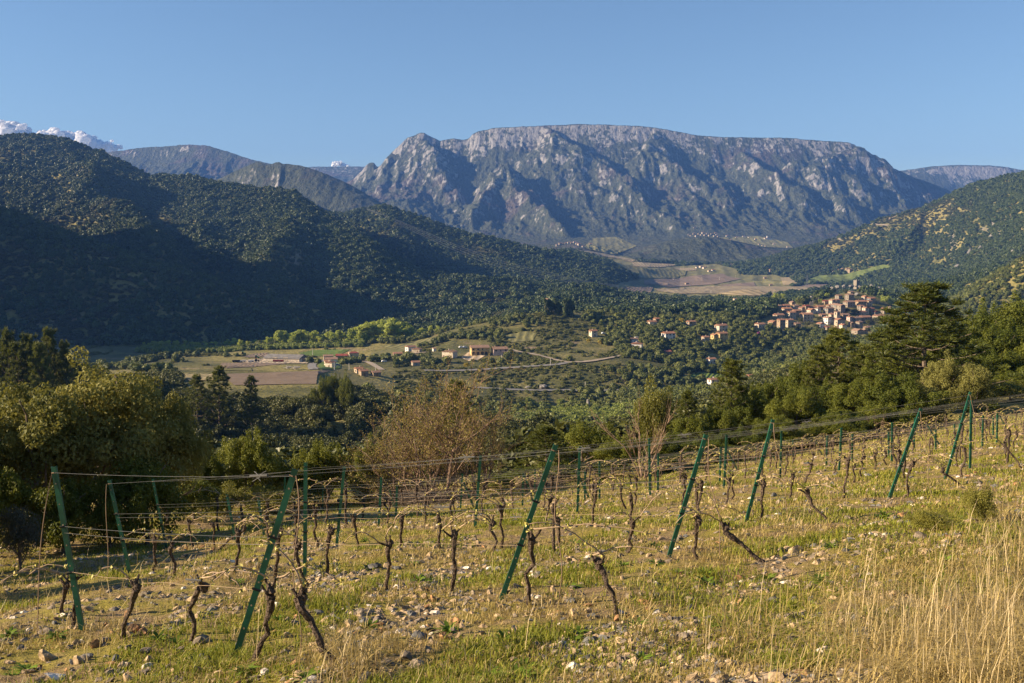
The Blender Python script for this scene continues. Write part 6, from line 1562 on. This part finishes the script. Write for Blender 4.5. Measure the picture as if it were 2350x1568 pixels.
# flowering trees in the valley
M_PINK = foliage_mat("judas_tree_blossom", (.26, .06, .20), (.40, .13, .32), .2, .6); M_WHITE = foliage_mat("white_blossom", (.40, .38, .36), (.62, .58, .56), .2, .6)
BL = [broadleaf(1400, 1500, .16, M_PINK, .8, 24, .3, .1)[1], broadleaf(1401, 1500, .16, M_WHITE, .8, 24, .3, .1)[1], broadleaf(1402, 1500, .16, M_BROOM, .8, 24, .3, .1)[1]]
for q, x, y, w, k, lab in ((q6,968,1090,60,0,"magenta flowering tree on the dark slope"),(q6,1100,1005,70,0,"pink flowering tree above the magenta one"),(q6,985,1005,40,0,"small pink tree left of the pink flowering one"),(q6,685,700,70,1,"white blossoming tree below the stepped house"),(q6,1035,610,80,2,"yellow mimosa beside the porch house"),(q6,125,840,60,2,"yellow broom bush by the hill lane"),(q5,995,790,60,2,"golden bush on the slope under the villas"),(q5,2115,560,50,2,"yellow bush below the cream hill house"),(q6,1885,730,40,0,"small pink blossom near the apart pale house"),(q4,1550,812,90,1,"white blossoming hedge tree before the warehouse"),(q4,1480,806,80,1,"second white blossoming shrub before the warehouse")):
    P = hit(*q((x, y))[0], 480, 1150, 500); R = w / 2 * (.206 if q is q6 else .25) / FPX * P[1]; o = link("flowering_tree", BL[k], None, (P[0], P[1] - 1, P[2])); o.scale = (R, R, R * (.55 if q is q4 else 1)); tag(o, lab, "tree")

# ---- clouds beyond the air, low over the ridge
m_, nt, b = mat("cloud_white"); b.inputs["Base Color"].default_value = (1, 1, 1, 1); b.inputs["Roughness"].default_value = 1
tr = nt.nodes.new("ShaderNodeBsdfTranslucent"); tr.inputs[0].default_value = (1, 1, 1, 1); mx = nt.nodes.new("ShaderNodeMixShader"); mx.inputs[0].default_value = .5; nt.links.new(b.outputs[0], mx.inputs[1]); nt.links.new(tr.outputs[0], mx.inputs[2]); nt.links.new(mx.outputs[0], nt.nodes["Material Output"].inputs[0]); M_CLOUD = m_
def cloud(u0, v0, u1, v1, n, lab, seed, d=15000):
    r_ = np.random.default_rng(seed); Vi, Fi = ico(3); AV = []; AF = []; o = 0
    for k in range(n * 5):
        t = r_.random(); u = u0 + (u1 - u0) * t; prof = (.45 + .55 * float(fbm(t * 5 + seed, .5, 2, seed)) * 1.6) * (1 - abs(2 * t - .8) ** 3 * .45); q = r_.random() ** .7
        v = v1 - (v1 - v0) * prof * q; a, e = ray(u, v); R = (v1 - v0) * (.27 - .15 * q) * (.6 + .8 * r_.random()) / FPX * d; c = np.array((a * d, d + r_.normal() * R * 2, e * d))
        f = fbm(Vi[:, 0] * 2.2 + 9 * k, Vi[:, 1] * 2.2 + Vi[:, 2] * 2.2, 4, seed + k, .6)
        AV.append(Vi * (.62 + .76 * f)[:, None] * R * np.array((1.3, 1.2, .9)) + c); AF.append(Fi + o); o += len(Vi)
    tag(link("cloud", new_mesh("cloud", np.vstack(AV), np.vstack(AF), (M_CLOUD,), smooth=True)), lab, "cloud")
cloud(-60, 276, 80, 320, 14, "white cumulus cloud over the left ridge's top, at the picture edge", 1); cloud(96, 289, 222, 338, 16, "white cumulus cloud just behind the shoulder of the ridge", 2); cloud(764, 370, 802, 386, 6, "tiny white cloud over the far plateau", 3); cloud(215, 322, 275, 342, 6, "faint low cloud tail where the ridge meets the far mountain", 4)
oak_c = source_collection("oak_crown", [puff_mesh(f"oak_crown_{k}", M_OAK, 40 + k) for k in range(5)])
shrub_c = source_collection("shrub_crown", [puff_mesh(f"shrub_crown_{k}", M_SHRUB, 60 + k, 240, 1.1, .6) for k in range(4)])
M_VAL = foliage_mat("valley_tree_leaves", (.038, .062, .014), (.18, .19, .04), .2, .5)
val_c = source_collection("valley_crown", [puff_mesh(f"valley_crown_{k}", M_VAL, 160 + k, 420, 1.0, 1.05, .30) for k in range(5)])
spr_c = source_collection("spring_crown", [puff_mesh(f"spring_crown_{k}", M_SPRING, 180 + k, 420, 1.0, 1.0, .28) for k in range(4)])

M_THK = foliage_mat('thicket_leaves', (.09, .13, .025), (.27, .30, .055), .25, .5)
thk_c = source_collection('thicket_crown', [puff_mesh(f'thicket_crown_{k}', M_THK, 190 + k, 420, 1.0, 1.0, .28) for k in range(4)])
M_MIX = foliage_mat('mixed_scrub_leaves', (.036, .048, .018), (.10, .105, .038), .2, .5)
mix_c = source_collection('mixed_crown', [puff_mesh(f'mixed_crown_{k}', M_MIX, 60 + k, 240, 1.1, .6) for k in range(4)])
# hills: everything from behind the valley floor to the foot of the big mountain
x, d, z, u, v, k, r = sample(330000, -.75, .62, 1060, 3350, 101)
dens = fbm(x / 90, d / 90, 3, 71)
k &= (dens > .08) | (u < 1300)
ridge_r = (u > 2120) & (d > 1000) & (d < 1330)
k &= ~(ridge_r & (r.random(len(u)) < .45))
k &= r.random(len(u)) < np.where(d > 2300, .55, .9)
big = np.where(fbm(x / 60, d / 60, 2, 72) > .5, 1.15, .9)
s = (1.9 + 4.2 * r.random(len(x)) ** 2.0) * big * np.where(d > 2300, 1.15, 1.0)
s = np.where(ridge_r, s * .5, s)
sc = np.stack([s, s, s * (.9 + .45 * r.random(len(x)))], 1)
mixn = fbm(x / 170, d / 170, 3, 73) + .12 * (r.random(len(x)) - .5)
low = (mixn > np.where((u > 1750) & (d > 1500), .66, .71)) & ~ridge_r
scatter("oak_woods", np.stack([x, d, z - .5], 1)[k & ~ridge_r & ~low], sc[k & ~ridge_r & ~low], oak_c, 5, seed=5)
scatter("mixed_scrub_woods", np.stack([x, d, z - .4], 1)[k & low], sc[k & low] * np.array((.85, .85, .7)), mix_c, 4, seed=15)
kk = k & ridge_r
scatter("hillside_scrub", np.stack([x, d, z - .3], 1)[kk], sc[kk], shrub_c, 4, seed=6)

# knoll, village slopes, river banks
x, d, z, u, v, k, r = sample(60000, -.62, .60, 460, 1400, 103)
den = fbm(x / 35, d / 35, 3, 75)
east = np.clip((u - 1330) / 160, 0, 1)
k &= den > .41 - .14 * east
k &= ~((u < 905) & (d < 1000) & (v > 790) & (den < .62))
tr = (fbm(x / 60, d / 60, 2, 77) + .35 * east + .25 * (r.random(len(x)) - .5)) > .62
s = np.where(tr, 1.7 + 1.9 * r.random(len(x)) ** 1.3, .8 + 1.1 * r.random(len(x)))
sc = np.stack([s, s, s * (.9 + .5 * r.random(len(x)))], 1)
P = np.stack([x, d, z - .2], 1)
lim = (d < 1060) | (u > 1300)
a = k & tr & lim; scatter("valley_woods", P[a], sc[a], val_c, 5, seed=7)
a = k & ~tr & lim; scatter("valley_scrub", P[a], sc[a] * np.array((1.1, 1.1, .9)), shrub_c, 4, seed=8)
# pale spring willows along the river
x, d, z, u, v, k, r = sample(9000, -.35, .30, 330, 680, 104)
k &= in_poly(u, v, [(1190,940),(1290,928),(1400,935),(1480,930),(1500,1010),(1400,1040),(1280,1005),(1180,985)]) | in_poly(u, v, q5((1480,1130),(1620,1110),(1660,1190),(1560,1220)))
s = 1.2 + 1.6 * r.random(len(x)); sc = np.stack([s, s, s * 1.2], 1)
scatter("willow_scrub", np.stack([x, d, z], 1)[k], sc[k], thk_c, 4, seed=9)
x, d, z, u, v, k, r = sample(12000, -.45, -.15, 930, 1060, 105)
k &= in_poly(u, v, [(300,815),(330,800),(470,800),(560,800),(620,795),(720,795),(800,790),(860,780),(1000,752),(1000,790),(905,798),(830,798),(720,806),(560,812),(470,812),(400,828),(330,838)])
s = 1.1 + 1.5 * r.random(len(x)); sc = np.stack([s, s, s * 1.2], 1); k &= r.random(len(x)) < .5
scatter("riverside_thicket", np.stack([x, d, z], 1)[k], sc[k], thk_c, 4, seed=10)


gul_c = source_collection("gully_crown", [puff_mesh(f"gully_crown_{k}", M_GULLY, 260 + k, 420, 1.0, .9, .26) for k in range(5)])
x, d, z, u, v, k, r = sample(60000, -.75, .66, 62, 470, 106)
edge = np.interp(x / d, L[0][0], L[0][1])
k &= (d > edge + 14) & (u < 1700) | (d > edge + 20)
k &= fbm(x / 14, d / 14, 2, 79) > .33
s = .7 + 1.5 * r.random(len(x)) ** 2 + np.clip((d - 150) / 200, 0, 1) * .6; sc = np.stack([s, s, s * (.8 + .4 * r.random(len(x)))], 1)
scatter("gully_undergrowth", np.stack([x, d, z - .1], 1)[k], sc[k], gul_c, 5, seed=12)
